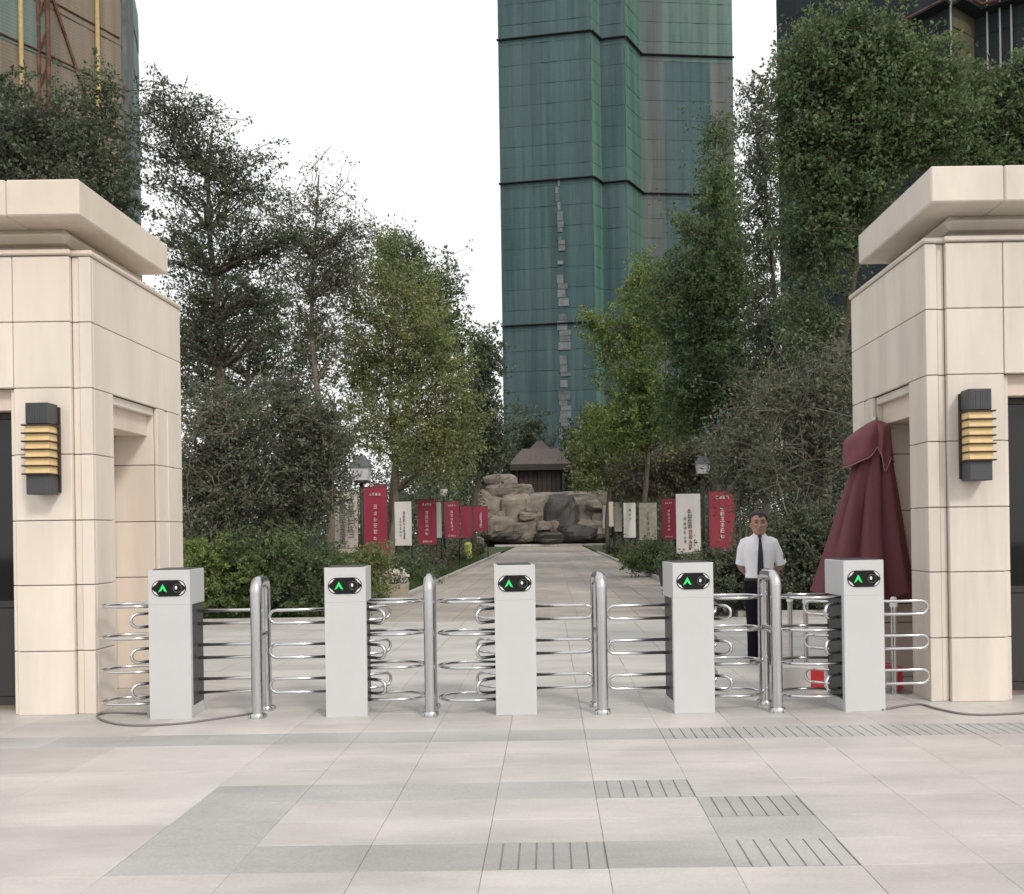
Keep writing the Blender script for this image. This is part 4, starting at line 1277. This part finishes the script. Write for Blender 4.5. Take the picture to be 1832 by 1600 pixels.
T_WH2 = [(0.56, 0.24, 0.58, 4, 0.2, 'ink'), (0.58, 0.6, 0.92, 4, 0.18, 'ink_brown'), (0.36, 0.38, 0.84, 6, 0.13, 'ink')]
T_CR = [(0.35, 0.1, 0.9, 7, 0.3, 'ink'), (0.72, 0.08, 0.75, 6, 0.3, 'ink')]
banner(597, 641, 880, 990, 24.5, 'cream_board', T_CR, "weathered cream notice board with dark writing on the left", group="banners along the path", slant=-8)
banner(650, 693, 873, 992, 25.5, 'red', T_RED, "largest crimson banner on the left with pale writing")
banner(668, 692, 868, 960, 27.5, 'red', [], "crimson banner edge showing behind the largest left one")
banner(705, 737, 898, 976, 30, 'white_cloth', T_WH, "white banner left of the path between two crimson ones", slant=-10)
banner(747, 781, 895, 974, 33, 'red', T_RED2, "second crimson banner on the left beside a slim white one")
banner(779, 790, 899, 962, 35, 'white_cloth', [], "slim blank white banner on the left")
banner(795, 822, 898, 963, 39, 'red', T_RED2, "third crimson banner on the left with framed writing")
banner(824, 845, 906, 962, 45, 'red', [], "dim crimson banner fourth on the left")
banner(848, 873, 907, 950, 52, 'red', [(0.5, 0.25, 0.85, 6, 0.22, 'pale_ink')], "farthest crimson banner on the left near the boulders")
banner(1268, 1316, 880, 985, 25, 'red', T_RED, "crimson banner on the right nearest the guard", slant=3)
banner(1209, 1254, 884, 990, 27, 'white_cloth', T_WH2, "tall white banner on the right with grey and brown writing")
banner(1184, 1209, 893, 965, 31, 'red', T_RED2, "narrow crimson banner on the right left of the tall white one")
banner(1143, 1176, 900, 966, 36, 'cream_board', [(0.5, 0.2, 0.9, 5, 0.2, 'ink_brown')], "cream banner on the right nearest the narrow crimson one", slant=8)
banner(1115, 1138, 900, 962, 42, 'white_cloth', [(0.55, 0.15, 0.5, 3, 0.2, 'ink')], "pale banner fifth from the guard on the right", slant=8)
banner(1099, 1113, 899, 951, 49, 'cream_board', [], "pinkish cream banner sixth from the guard on the right", slant=8)
banner(1089, 1098, 898, 942, 57, 'cream_board', [], "small cream banner second farthest on the right", slant=8)
banner(1078, 1085, 904, 945, 65, 'white_cloth', [], "smallest pale banner farthest on the right", slant=8)

# garden lanterns
def lantern(px, pytop, pybot, D, label, bowl=False):
    t, bt = at(px, pytop, D), at(px, pybot, D)
    root = empty("garden_lamp", (t.x, D, 0))
    h = t.z - bt.z
    MB().tube([(0, 0, 0), (0, 0, bt.z)], 0.045, 10).build("post", M['post'], root, True)
    k = 0.43 * h
    if bowl:
        MB().lathe([(0.05, bt.z), (h * 0.35, bt.z + 0.06), (h * 0.55, bt.z + h * 0.9), (h * 0.5, bt.z + h)], 16).build("shade", M['lamp_white'], root, True)
    else:
        z = bt.z
        MB().rings([[(-k * .66, -k * .66, z), (k * .66, -k * .66, z), (k * .66, k * .66, z), (-k * .66, k * .66, z)],
                    [(-k * .82, -k * .82, z + h * .52), (k * .82, -k * .82, z + h * .52), (k * .82, k * .82, z + h * .52), (-k * .82, k * .82, z + h * .52)]]).build("lantern_glass", M['lamp_white'], root)
        z += h * .525
        MB().rings([[(-k, -k, z), (k, -k, z), (k, k, z), (-k, k, z)], [(-k * .35, -k * .35, z + h * .44), (k * .35, -k * .35, z + h * .44), (k * .35, k * .35, z + h * .44), (-k * .35, k * .35, z + h * .44)]]).build("lantern_cap", M['lamp_roof'], root)
        MB().lathe([(k * .7, bt.z - 0.05), (k * .6, bt.z)], 12).build("collar", M['post'], root)
        MB().lathe([(0.03, z + h * .44), (0.04, z + h * .5), (0.01, z + h * .56)], 8).build("finial", M['post'], root)
    tag(root, label, "garden lamp", "garden lamps beside the path")
lantern(646, 815, 860, 23, "garden lamp with white lantern and slate pyramid cap on the left")
lantern(794, 876, 889, 42, "small white bowl lamp among the left banners", True)
lantern(1257, 815, 848, 29, "bluish lantern lamp above the right banners")

# stone planter with white flowers, small bin, pot
def planter(px, py0, py1, w, label):
    v = (px - VX) * math.sin(TH) + (py1 - VY)
    D = H * F / v
    c = at(px, py1, D); t = at(px, py0, D)
    root = empty("stone_planter", (c.x, D, 0))
    hw = w / F * D / 2; h = t.z
    MB().rings([[(-hw * .88, -.3, 0), (hw * .88, -.3, 0), (hw * .88, .3, 0), (-hw * .88, .3, 0)], [(-hw, -.36, h), (hw, -.36, h), (hw, .36, h), (-hw, .36, h)]]).build("basin", M['planter'], root)
    r0 = np.random.default_rng(4)
    pts = np.stack([r0.uniform(-hw * .95, hw * .95, 420), r0.uniform(-.32, .32, 420), h + abs(r0.normal(size=420)) * 0.13], 1)
    o = inst("flowers", leaves_mesh("flowers", pts, 0.07, M['flower'], asp=0.9), root); tag(o, kind="stuff")
    pts = np.stack([r0.uniform(-hw * .95, hw * .95, 500), r0.uniform(-.32, .32, 500), h + abs(r0.normal(size=500)) * 0.09], 1)
    o = inst("foliage", leaves_mesh("foliage", pts, 0.07, L_DARK), root); tag(o, kind="stuff")
    tag(root, label, "planter")
planter(697, 1044, 1076, 64, "cream stone planter with whitish flowers at the path corner")
p = gp(838, 46)
rb = empty("litter_bin", (p.x, 46, 0))
MB().lathe([(0.16, 0.0), (0.18, 0.05), (0.19, 0.85)], 14).build("body", M['lime'], rb, True, 40)
MB().lathe([(0.20, 0.85), (0.20, 0.90), (0.10, 1.0)], 14).build("lid", M['lime'], rb, True, 40)
tag(rb, "lime yellow litter bin at the left edge of the path", "litter bin")
p = gp(1178, 25)
rb = empty("plant_pot", (p.x + 0.2, 25, 0))
MB().lathe([(0.14, 0.0), (0.21, 0.42), (0.23, 0.46), (0.20, 0.47)], 16).build("pot", M['purple'], rb, True, 40)
r0 = np.random.default_rng(8)
o = inst("foliage", leaves_mesh("foliage", r0.normal(size=(500, 3)) * np.array([.14, .14, .12]) + np.array([0, 0, .6]), 0.09, L_MID), rb); tag(o, kind="stuff")
tag(rb, "purple plant pot beside the right edge of the path", "plant pot")

# ------------------------------------------------------------------ folded parasol
pu = gp(1546, 9.3)
um = empty("parasol", (pu.x, 9.3, 0))
ztop = at(1572, 752, 9.3).z
LEAN = (at(1572, 752, 9.3).x - pu.x) / ztop
def ux(z): return LEAN * max(z - 0.8, 0) * 1.25
def fold_r(t, th):
    """canopy radius at height fraction t (0 hem, 1 top) and angle"""
    base = 0.325 * (1 - t) ** 0.85 + 0.095
    f = 0.24 * (abs(math.cos(4 * th + 0.3 + 0.35 * math.sin(3 * t))) ** 0.7 - 0.55) * 1.6 + 0.06 * math.cos(5 * th + 2.0 + t) + 0.05 * math.sin(13 * th + 1.0 + 2 * t)
    return base * (1 + f * (0.55 + 0.6 * (1 - t)))
zh = 0.80
b = MB(); rings = []
n = 112
for i in range(25):
    t = i / 24
    z = zh + (ztop - 0.12 - zh) * t
    ring = []
    for k in range(n):
        th = 2 * math.pi * k / n
        r = fold_r(t, th)
        zz = z + (0.05 * math.cos(8 * th + 0.6) - 0.03 * math.cos(3 * th)) * (1 - t) ** 6
        ring.append((ux(z) + r * math.cos(th), r * 0.92 * math.sin(th), zz))
    rings.append(ring)
b.rings(rings)
canopy = b.build("canopy", M['umb'], um, True, 70)
# hood: square flap draped over the folds, corners hanging at different heights
KEY = [(0, 0.13, 0.05, 0.185, 0.43), (45, 0.20, 0.12, 0.22, 0.38), (95, 0.24, 0.15, 0.27, 0.50), (140, 0.22, 0.14, 0.25, 0.36), (178, 0.31, 0.20, 0.285, 0.47), (215, 0.29, 0.19, 0.29, 0.44),
       (245, 0.21, 0.15, 0.235, 0.37), (262, 0.14, 0.12, 0.155, 0.27), (272, 0.17, 0.12, 0.215, 0.36), (288, 0.16, 0.10, 0.205, 0.53), (306, 0.15, 0.08, 0.19, 0.38), (332, 0.14, 0.06, 0.19, 0.40), (360, 0.13, 0.05, 0.185, 0.43)]
def hood_key(dg):
    for a_, c_ in zip(KEY, KEY[1:]):
        if a_[0] <= dg <= c_[0]:
            t = (dg - a_[0]) / (c_[0] - a_[0])
            return [a_[q] + (c_[q] - a_[q]) * t for q in range(1, 5)]
b = MB(); rings = []
NH = 96
for i in range(13):
    t = i / 12
    ring = []
    for k in range(NH):
        th = 2 * math.pi * k / NH
        rs_, ds_, re_, de_ = hood_key(360.0 * k / NH)
        if t < 0.45:
            q = t / 0.45
            r, dr = 0.025 + (rs_ - 0.025) * q ** 0.9, ds_ * q ** 1.1
        else:
            q = (t - 0.45) / 0.55
            r, dr = rs_ + (re_ - rs_) * q, ds_ + (de_ - ds_) * q
        r += 0.008 * math.sin(9 * th + 4 * t) * t
        z = ztop - dr
        ring.append((ux(z) + r * math.cos(th), r * math.sin(th), z))
    rings.append(ring)
b.rings(rings[::-1], caps=False)
b.f.append(tuple(range(12 * NH, 13 * NH)))
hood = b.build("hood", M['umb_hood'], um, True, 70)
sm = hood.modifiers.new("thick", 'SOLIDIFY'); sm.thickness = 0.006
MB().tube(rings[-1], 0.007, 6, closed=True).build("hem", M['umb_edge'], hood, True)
MB().tube([(0, 0, 0.05), (0, 0, 1.2), (ux(ztop), 0, ztop + 0.03)], 0.024, 12).build("pole", M['steel'], um, True)
MB().lathe([(0.012, ztop - 0.01), (0.022, ztop + 0.01), (0.008, ztop + 0.03)], 12, ux(ztop), 0).build("finial", M['umb'], um, True)
MB().cbox(-0.26, 0.26, -0.26, 0.26, 0.0, 0.055, 0.01).build("base_plate", M['dark_metal'], um)
MB().lathe([(0.05, 0.055), (0.04, 0.35)], 14).build("socket", M['dark_metal'], um, True, 50)
# tie band round the folds
band = []
for k in range(60):
    th = 2 * math.pi * k / 60
    t = 0.30
    r = fold_r(t, th) * 1.01 + 0.004
    z = zh + (ztop - 0.12 - zh) * t
    band.append((ux(z) + r * math.cos(th), r * 0.92 * math.sin(th), z))
tag(um, "folded maroon parasol beside the right gatehouse", "parasol")

# ------------------------------------------------------------------ small things by the parasol
def carton(px, py0, py1, w, D, kind, label):
    c = gp(px, D)
    hw = w / F * D / 2
    h = at(px, py0, D).z - max(0.0, at(px, py1, D).z)
    root = empty("carton", (c.x, D, 0), R(6 if kind else -4))
    MB().cbox(-hw, hw, 0, 0.28, 0, h, 0.004).build("box", M['carton_white' if kind == 0 else 'carton_red'], root)
    if kind == 0: MB().box(hw * 0.30, hw * 0.95, -0.003, 0.0005, h * 0.12, h * 0.92).build("printed_panel", M['carton_red'], root)
    else: MB().box(-hw * 0.92, hw * 0.10, -0.003, 0.0005, h * 0.10, h * 0.94).build("printed_panel", M['carton_white'], root)
    MB().box(-hw * 0.98, hw * 0.98, 0.125, 0.155, h - 0.001, h + 0.0015).build("tape", M['cream_board'], root)
    tag(root, label, "carton", "cartons on the ground by the parasol")
carton(1440, 1194, 1236, 72, 8.75, 0, "white carton with a red panel left of the rightmost turnstile")
carton(1597, 1192, 1234, 40, 8.65, 1, "red carton with a white panel right of the rightmost turnstile")
def stanchion(px, ptop, D, label):
    c = gp(px, D); z = at(px, ptop, D).z
    root = empty("stanchion_post", (c.x, D, 0))
    MB().lathe([(0.15, 0), (0.15, 0.012), (0.04, 0.03)], 20).build("base", M['steel'], root, True, 40)
    MB().lathe([(0.026, 0.02), (0.026, z - 0.07)], 14).build("pole", M['steel'], root, True, 60)
    MB().lathe([(0.034, z - 0.07), (0.034, z - 0.03), (0.022, z - 0.025), (0.03, z), (0.02, z + 0.02)], 14).build("cap", M['white_mark'], root, True, 60)
    tag(root, label, "stanchion", "stanchion posts behind the turnstiles")
stanchion(1415, 1064, 9.7, "slim steel stanchion post just right of the guard")
stanchion(1443, 1068, 10.3, "slim steel stanchion post left of the parasol hem")
stanchion(1601, 1072, 8.55, "slim steel stanchion post between parasol and right pier")

# ------------------------------------------------------------------ the guard
gpnt = gp(1361, 10.6)
def remesh(o, vs, smooth=6):
    m_ = o.modifiers.new("remesh", 'REMESH'); m_.mode = 'VOXEL'; m_.voxel_size = vs; m_.use_smooth_shade = True
    m2 = o.modifiers.new("smooth", 'SMOOTH'); m2.factor = 0.5; m2.iterations = smooth
    return o
def oval(cx, cy, z, rx, ry, n=20, p=2.3):
    r = []
    for k in range(n):
        a = 2 * math.pi * k / n
        c_, s_ = math.cos(a), math.sin(a)
        r.append((cx + rx * math.copysign(abs(c_) ** (2 / p), c_), cy + ry * math.copysign(abs(s_) ** (2 / p), s_), z))
    return r
bd = MB()
# head
bd.rings([oval(0, -0.035, 1.482, 0.026, 0.03), oval(0, -0.03, 1.492, 0.045, 0.055), oval(0, -0.015, 1.520, 0.060, 0.078), oval(0, 0.0, 1.56, 0.069, 0.090), oval(0, 0.004, 1.60, 0.073, 0.094),
          oval(0, 0.006, 1.64, 0.074, 0.094), oval(0, 0.010, 1.675, 0.064, 0.080), oval(0, 0.012, 1.697, 0.040, 0.052), oval(0, 0.012, 1.704, 0.015, 0.02)])
bd.blob((0, -0.094, 1.568), (0.015, 0.018, 0.014))           # nose tip
bd.tube([(0, -0.084, 1.612), (0, -0.094, 1.572)], [0.009, 0.013], 8)
bd.blob((0, -0.080, 1.625), (0.052, 0.016, 0.012))           # brow
for s in (-1, 1):
    bd.blob((s * 0.075, 0.012, 1.588), (0.010, 0.020, 0.032))    # ears
    bd.blob((s * 0.034, -0.070, 1.572), (0.024, 0.020, 0.018))   # cheeks
bd.blob((0, -0.082, 1.537), (0.026, 0.014, 0.014))           # mouth volume
bd.blob((0, -0.072, 1.502), (0.022, 0.020, 0.016))           # chin
bd.tube([(0, 0.02, 1.40), (0, 0.012, 1.46), (0, 0.0, 1.53)], [0.060, 0.054, 0.054], 14)
# trunk under the clothes
bd.rings([oval(0, 0, 0.90, 0.13, 0.085), oval(0, 0, 1.05, 0.125, 0.08), oval(0, 0, 1.25, 0.15, 0.09), oval(0, 0, 1.36, 0.14, 0.08), oval(0, 0.005, 1.42, 0.07, 0.06)])
for s in (-1, 1):
    sh, el, wr, hd = Vector((s * 0.150, 0.005, 1.365)), Vector(((0.258 if s > 0 else -0.204), 0.060, 1.09)), Vector((s * 0.120, 0.180, 0.985)), Vector((s * 0.06, 0.215, 0.955))
    bd.tube([sh, sh.lerp(el, 0.5), el, el.lerp(wr, 0.3), el.lerp(wr, 0.75), wr], [0.048, 0.044, 0.038, 0.040, 0.031, 0.026], 12)
    # palm and fingers, hands folded behind the back
    dirv = (hd - wr).normalized()
    bd.tube([wr, wr.lerp(hd, 0.5), hd], [0.026, 0.034, 0.036], 12)
    upv = Vector((0, 0, 1))
    for q in range(4):
        root_ = hd + upv * (0.026 - 0.017 * q) + Vector((0, 0.004 * s, 0))
        ln = (0.070, 0.078, 0.072, 0.058)[q]
        mid = root_ + dirv * ln * 0.5 + Vector((0, 0.012, -0.004))
        tip = mid + (dirv + Vector((0, -0.9, -0.25))).normalized() * ln * 0.5
        bd.tube([root_ - dirv * 0.02, mid, tip], [0.0095, 0.009, 0.0075], 8)
    tb = wr.lerp(hd, 0.45) + upv * 0.028
    bd.tube([tb - upv * 0.012, tb + upv * 0.02 + dirv * 0.025, tb + upv * 0.024 + dirv * 0.052], [0.012, 0.0105, 0.008], 8)
    hp, kn, an = Vector((s * 0.085, 0, 0.92)), Vector((s * 0.085, -0.012, 0.49)), Vector((s * 0.082, 0.015, 0.09))
    bd.tube([hp, hp.lerp(kn, 0.5), kn, kn.lerp(an, 0.3), an], [0.075, 0.066, 0.048, 0.048, 0.034], 12)
    bd.tube([an, an + Vector((0, -0.02, -0.045)), an + Vector((s * 0.02, -0.12, -0.06))], [0.034, 0.036, 0.026], 10)
HS = 1.19
def big(v): return (v[0] * HS, v[1] * HS, 1.432 + (v[2] - 1.478) * HS) if v[2] > 1.478 else v
bd.v = [big(v) for v in bd.v]
person = remesh(bd.build("person", M['skin'], None, True), 0.0065, 4)
person.location = (gpnt.x, 10.6, 0)
person.rotation_euler = (0, 0, R(-6))
person.scale = (0.985, 0.985, 0.985)
tag(person, "guard in white short-sleeved shirt, dark tie and trousers with hands behind back", "person")
# shirt
sb_ = MB()
sb_.rings([oval(0, 0.0, 0.915, 0.150, 0.105), oval(0, 0.0, 0.96, 0.162, 0.116), oval(0, 0, 1.04, 0.155, 0.112), oval(0, 0, 1.15, 0.168, 0.118), oval(0, 0, 1.27, 0.192, 0.124), oval(0, 0.002, 1.345, 0.190, 0.116),
           oval(0, 0.006, 1.395, 0.150, 0.098), oval(0, 0.010, 1.43, 0.092, 0.080), oval(0, 0.012, 1.455, 0.066, 0.068)])
for s in (-1, 1):
    sb_.tube([(s * 0.10, 0.004, 1.385), (s * 0.155, 0.006, 1.355), (s * 0.182, 0.012, 1.28), ((0.225 if s > 0 else -0.192), 0.030, 1.18), ((0.252 if s > 0 else -0.200), 0.044, 1.105)], [0.050, 0.062, 0.062, 0.062, 0.064], 16)
shirt = remesh(sb_.build("shirt", M['shirt'], person, True), 0.009, 3)
for s in (-1, 1):
    MB().add([(s * 0.010, -0.078, 1.425), (s * 0.050, -0.098, 1.385), (s * 0.080, -0.060, 1.440), (s * 0.058, -0.040, 1.475), (s * 0.012, -0.062, 1.468)] +
             [(s * 0.010, -0.068, 1.425), (s * 0.050, -0.088, 1.385), (s * 0.074, -0.052, 1.440), (s * 0.050, -0.034, 1.475), (s * 0.010, -0.052, 1.468)],
             [(0, 1, 2, 3, 4), (9, 8, 7, 6, 5), (0, 5, 6, 1), (1, 6, 7, 2), (2, 7, 8, 3), (3, 8, 9, 4), (4, 9, 5, 0)]).build("collar", M['shirt'], shirt)
MB().blob((0.276, 0.010, 1.19), (0.012, 0.034, 0.042), 12, 8).build("sleeve_badge", M['badge'], shirt, True)
# tie
MB().rings([[(-0.016, -0.090, 1.445), (0.016, -0.090, 1.445), (0.014, -0.078, 1.445), (-0.014, -0.078, 1.445)], [(-0.020, -0.112, 1.425), (0.020, -0.112, 1.425), (0.018, -0.085, 1.42), (-0.018, -0.085, 1.42)],
            [(-0.012, -0.118, 1.405), (0.012, -0.118, 1.405), (0.012, -0.10, 1.40), (-0.012, -0.10, 1.40)],
            [(-0.026, -0.140, 1.25), (0.026, -0.140, 1.25), (0.026, -0.122, 1.25), (-0.026, -0.122, 1.25)], [(-0.034, -0.134, 1.06), (0.034, -0.134, 1.06), (0.034, -0.116, 1.06), (-0.034, -0.116, 1.06)],
            [(-0.036, -0.132, 1.0), (0.036, -0.132, 1.0), (0.036, -0.118, 1.0), (-0.036, -0.118, 1.0)], [(-0.002, -0.130, 0.96), (0.002, -0.130, 0.96), (0.002, -0.119, 0.96), (-0.002, -0.119, 0.96)]]).build("tie", M['tie'], person)
tb_ = MB()
tb_.rings([oval(0, 0.002, 0.945, 0.160, 0.110), oval(0, 0.004, 0.90, 0.172, 0.120), oval(0, 0.004, 0.84, 0.176, 0.124), oval(0, 0.004, 0.79, 0.165, 0.112), oval(0, 0.0, 0.77, 0.12, 0.08)])
for s in (-1, 1):
    tb_.tube([(s * 0.085, 0.0, 0.86), (s * 0.087, -0.004, 0.68), (s * 0.086, -0.010, 0.49), (s * 0.084, 0.004, 0.26), (s * 0.083, 0.0, 0.055)], [0.088, 0.082, 0.068, 0.062, 0.063], 16)
remesh(tb_.build("trousers", M['trousers'], person, True), 0.009, 3)
MB().rings([oval(0, 0.001, 0.925, 0.170, 0.119, 28), oval(0, 0.001, 0.958, 0.171, 0.120, 28)], caps=False).build("belt", M['leather'], person, True)
MB().cbox(-0.022, 0.022, -0.128, -0.116, 0.925, 0.958, 0.003).build("buckle", M['chrome'], person)
for s in (-1, 1):
    x = s * 0.088
    MB().rings([oval(x, 0.065, 0.02, 0.02, 0.012), oval(x, 0.03, 0.03, 0.034, 0.045)]).v
    sh = MB()
    def srow(y, w_, h0, h1): return [(x + w_ * math.cos(2 * math.pi * k / 14), y, h0 + (h1 - h0) * (0.5 + 0.5 * math.sin(2 * math.pi * k / 14))) for k in range(14)]
    sh.rings([srow(0.075, 0.02, 0.002, 0.05), srow(0.06, 0.034, 0.0, 0.075), srow(0.01, 0.038, 0.0, 0.085), srow(-0.06, 0.042, 0.0, 0.070), srow(-0.13, 0.046, 0.0, 0.055), srow(-0.17, 0.036, 0.0, 0.042), srow(-0.19, 0.014, 0.006, 0.028)])
    sh.build("shoe", M['leather'], person, True)
hb = MB()
hb.rings([oval(0, 0.058, 1.540, 0.050, 0.040), oval(0, 0.044, 1.58, 0.072, 0.064), oval(0, 0.034, 1.62, 0.080, 0.076), oval(0, 0.028, 1.655, 0.080, 0.084), oval(0, 0.020, 1.685, 0.072, 0.084), oval(0, 0.014, 1.710, 0.054, 0.066), oval(0, 0.012, 1.726, 0.026, 0.034)])
rs = random.Random(2)
for k in range(26):
    a = -0.074 + 0.148 * k / 25
    top_ = 1.712 + 0.010 * math.cos(a * 20)
    hb.tube([(a * 0.6, -0.010, 1.706), (a * 0.86, -0.066 + abs(a) * 0.45, 1.690 - abs(a) * 0.25 + rs.uniform(-.004, .006)), (a * 0.98 + 0.010, -0.086 + abs(a) * 0.65, 1.655 + rs.uniform(-.012, .010) - (a + 0.07) * 0.16)], [0.015, 0.012, 0.004], 6)
for s in (-1, 1): hb.tube([(s * 0.076, 0.0, 1.66), (s * 0.077, -0.004, 1.60)], [0.014, 0.006], 6)
hb.v = [big(v) for v in hb.v]
remesh(hb.build("hair", M['hair'], person, True), 0.006, 2)
def face(b_, name, m_):
    b_.v = [big(v) for v in b_.v]
    return b_.build(name, m_, person, True)
for s in (-1, 1):
    face(MB().blob((s * 0.031, -0.0875, 1.606), (0.0125, 0.006, 0.0052), 10, 6), "eye", M['eye'])
    face(MB().tube([(s * 0.014, -0.095, 1.624), (s * 0.032, -0.094, 1.629), (s * 0.050, -0.084, 1.624)], [0.003, 0.0038, 0.002], 6), "eyebrow", M['hair'])
face(MB().tube([(-0.024, -0.089, 1.539), (-0.010, -0.097, 1.535), (0.010, -0.097, 1.535), (0.024, -0.089, 1.539)], [0.0025, 0.0048, 0.0048, 0.0025], 8), "mouth", M['lip'])
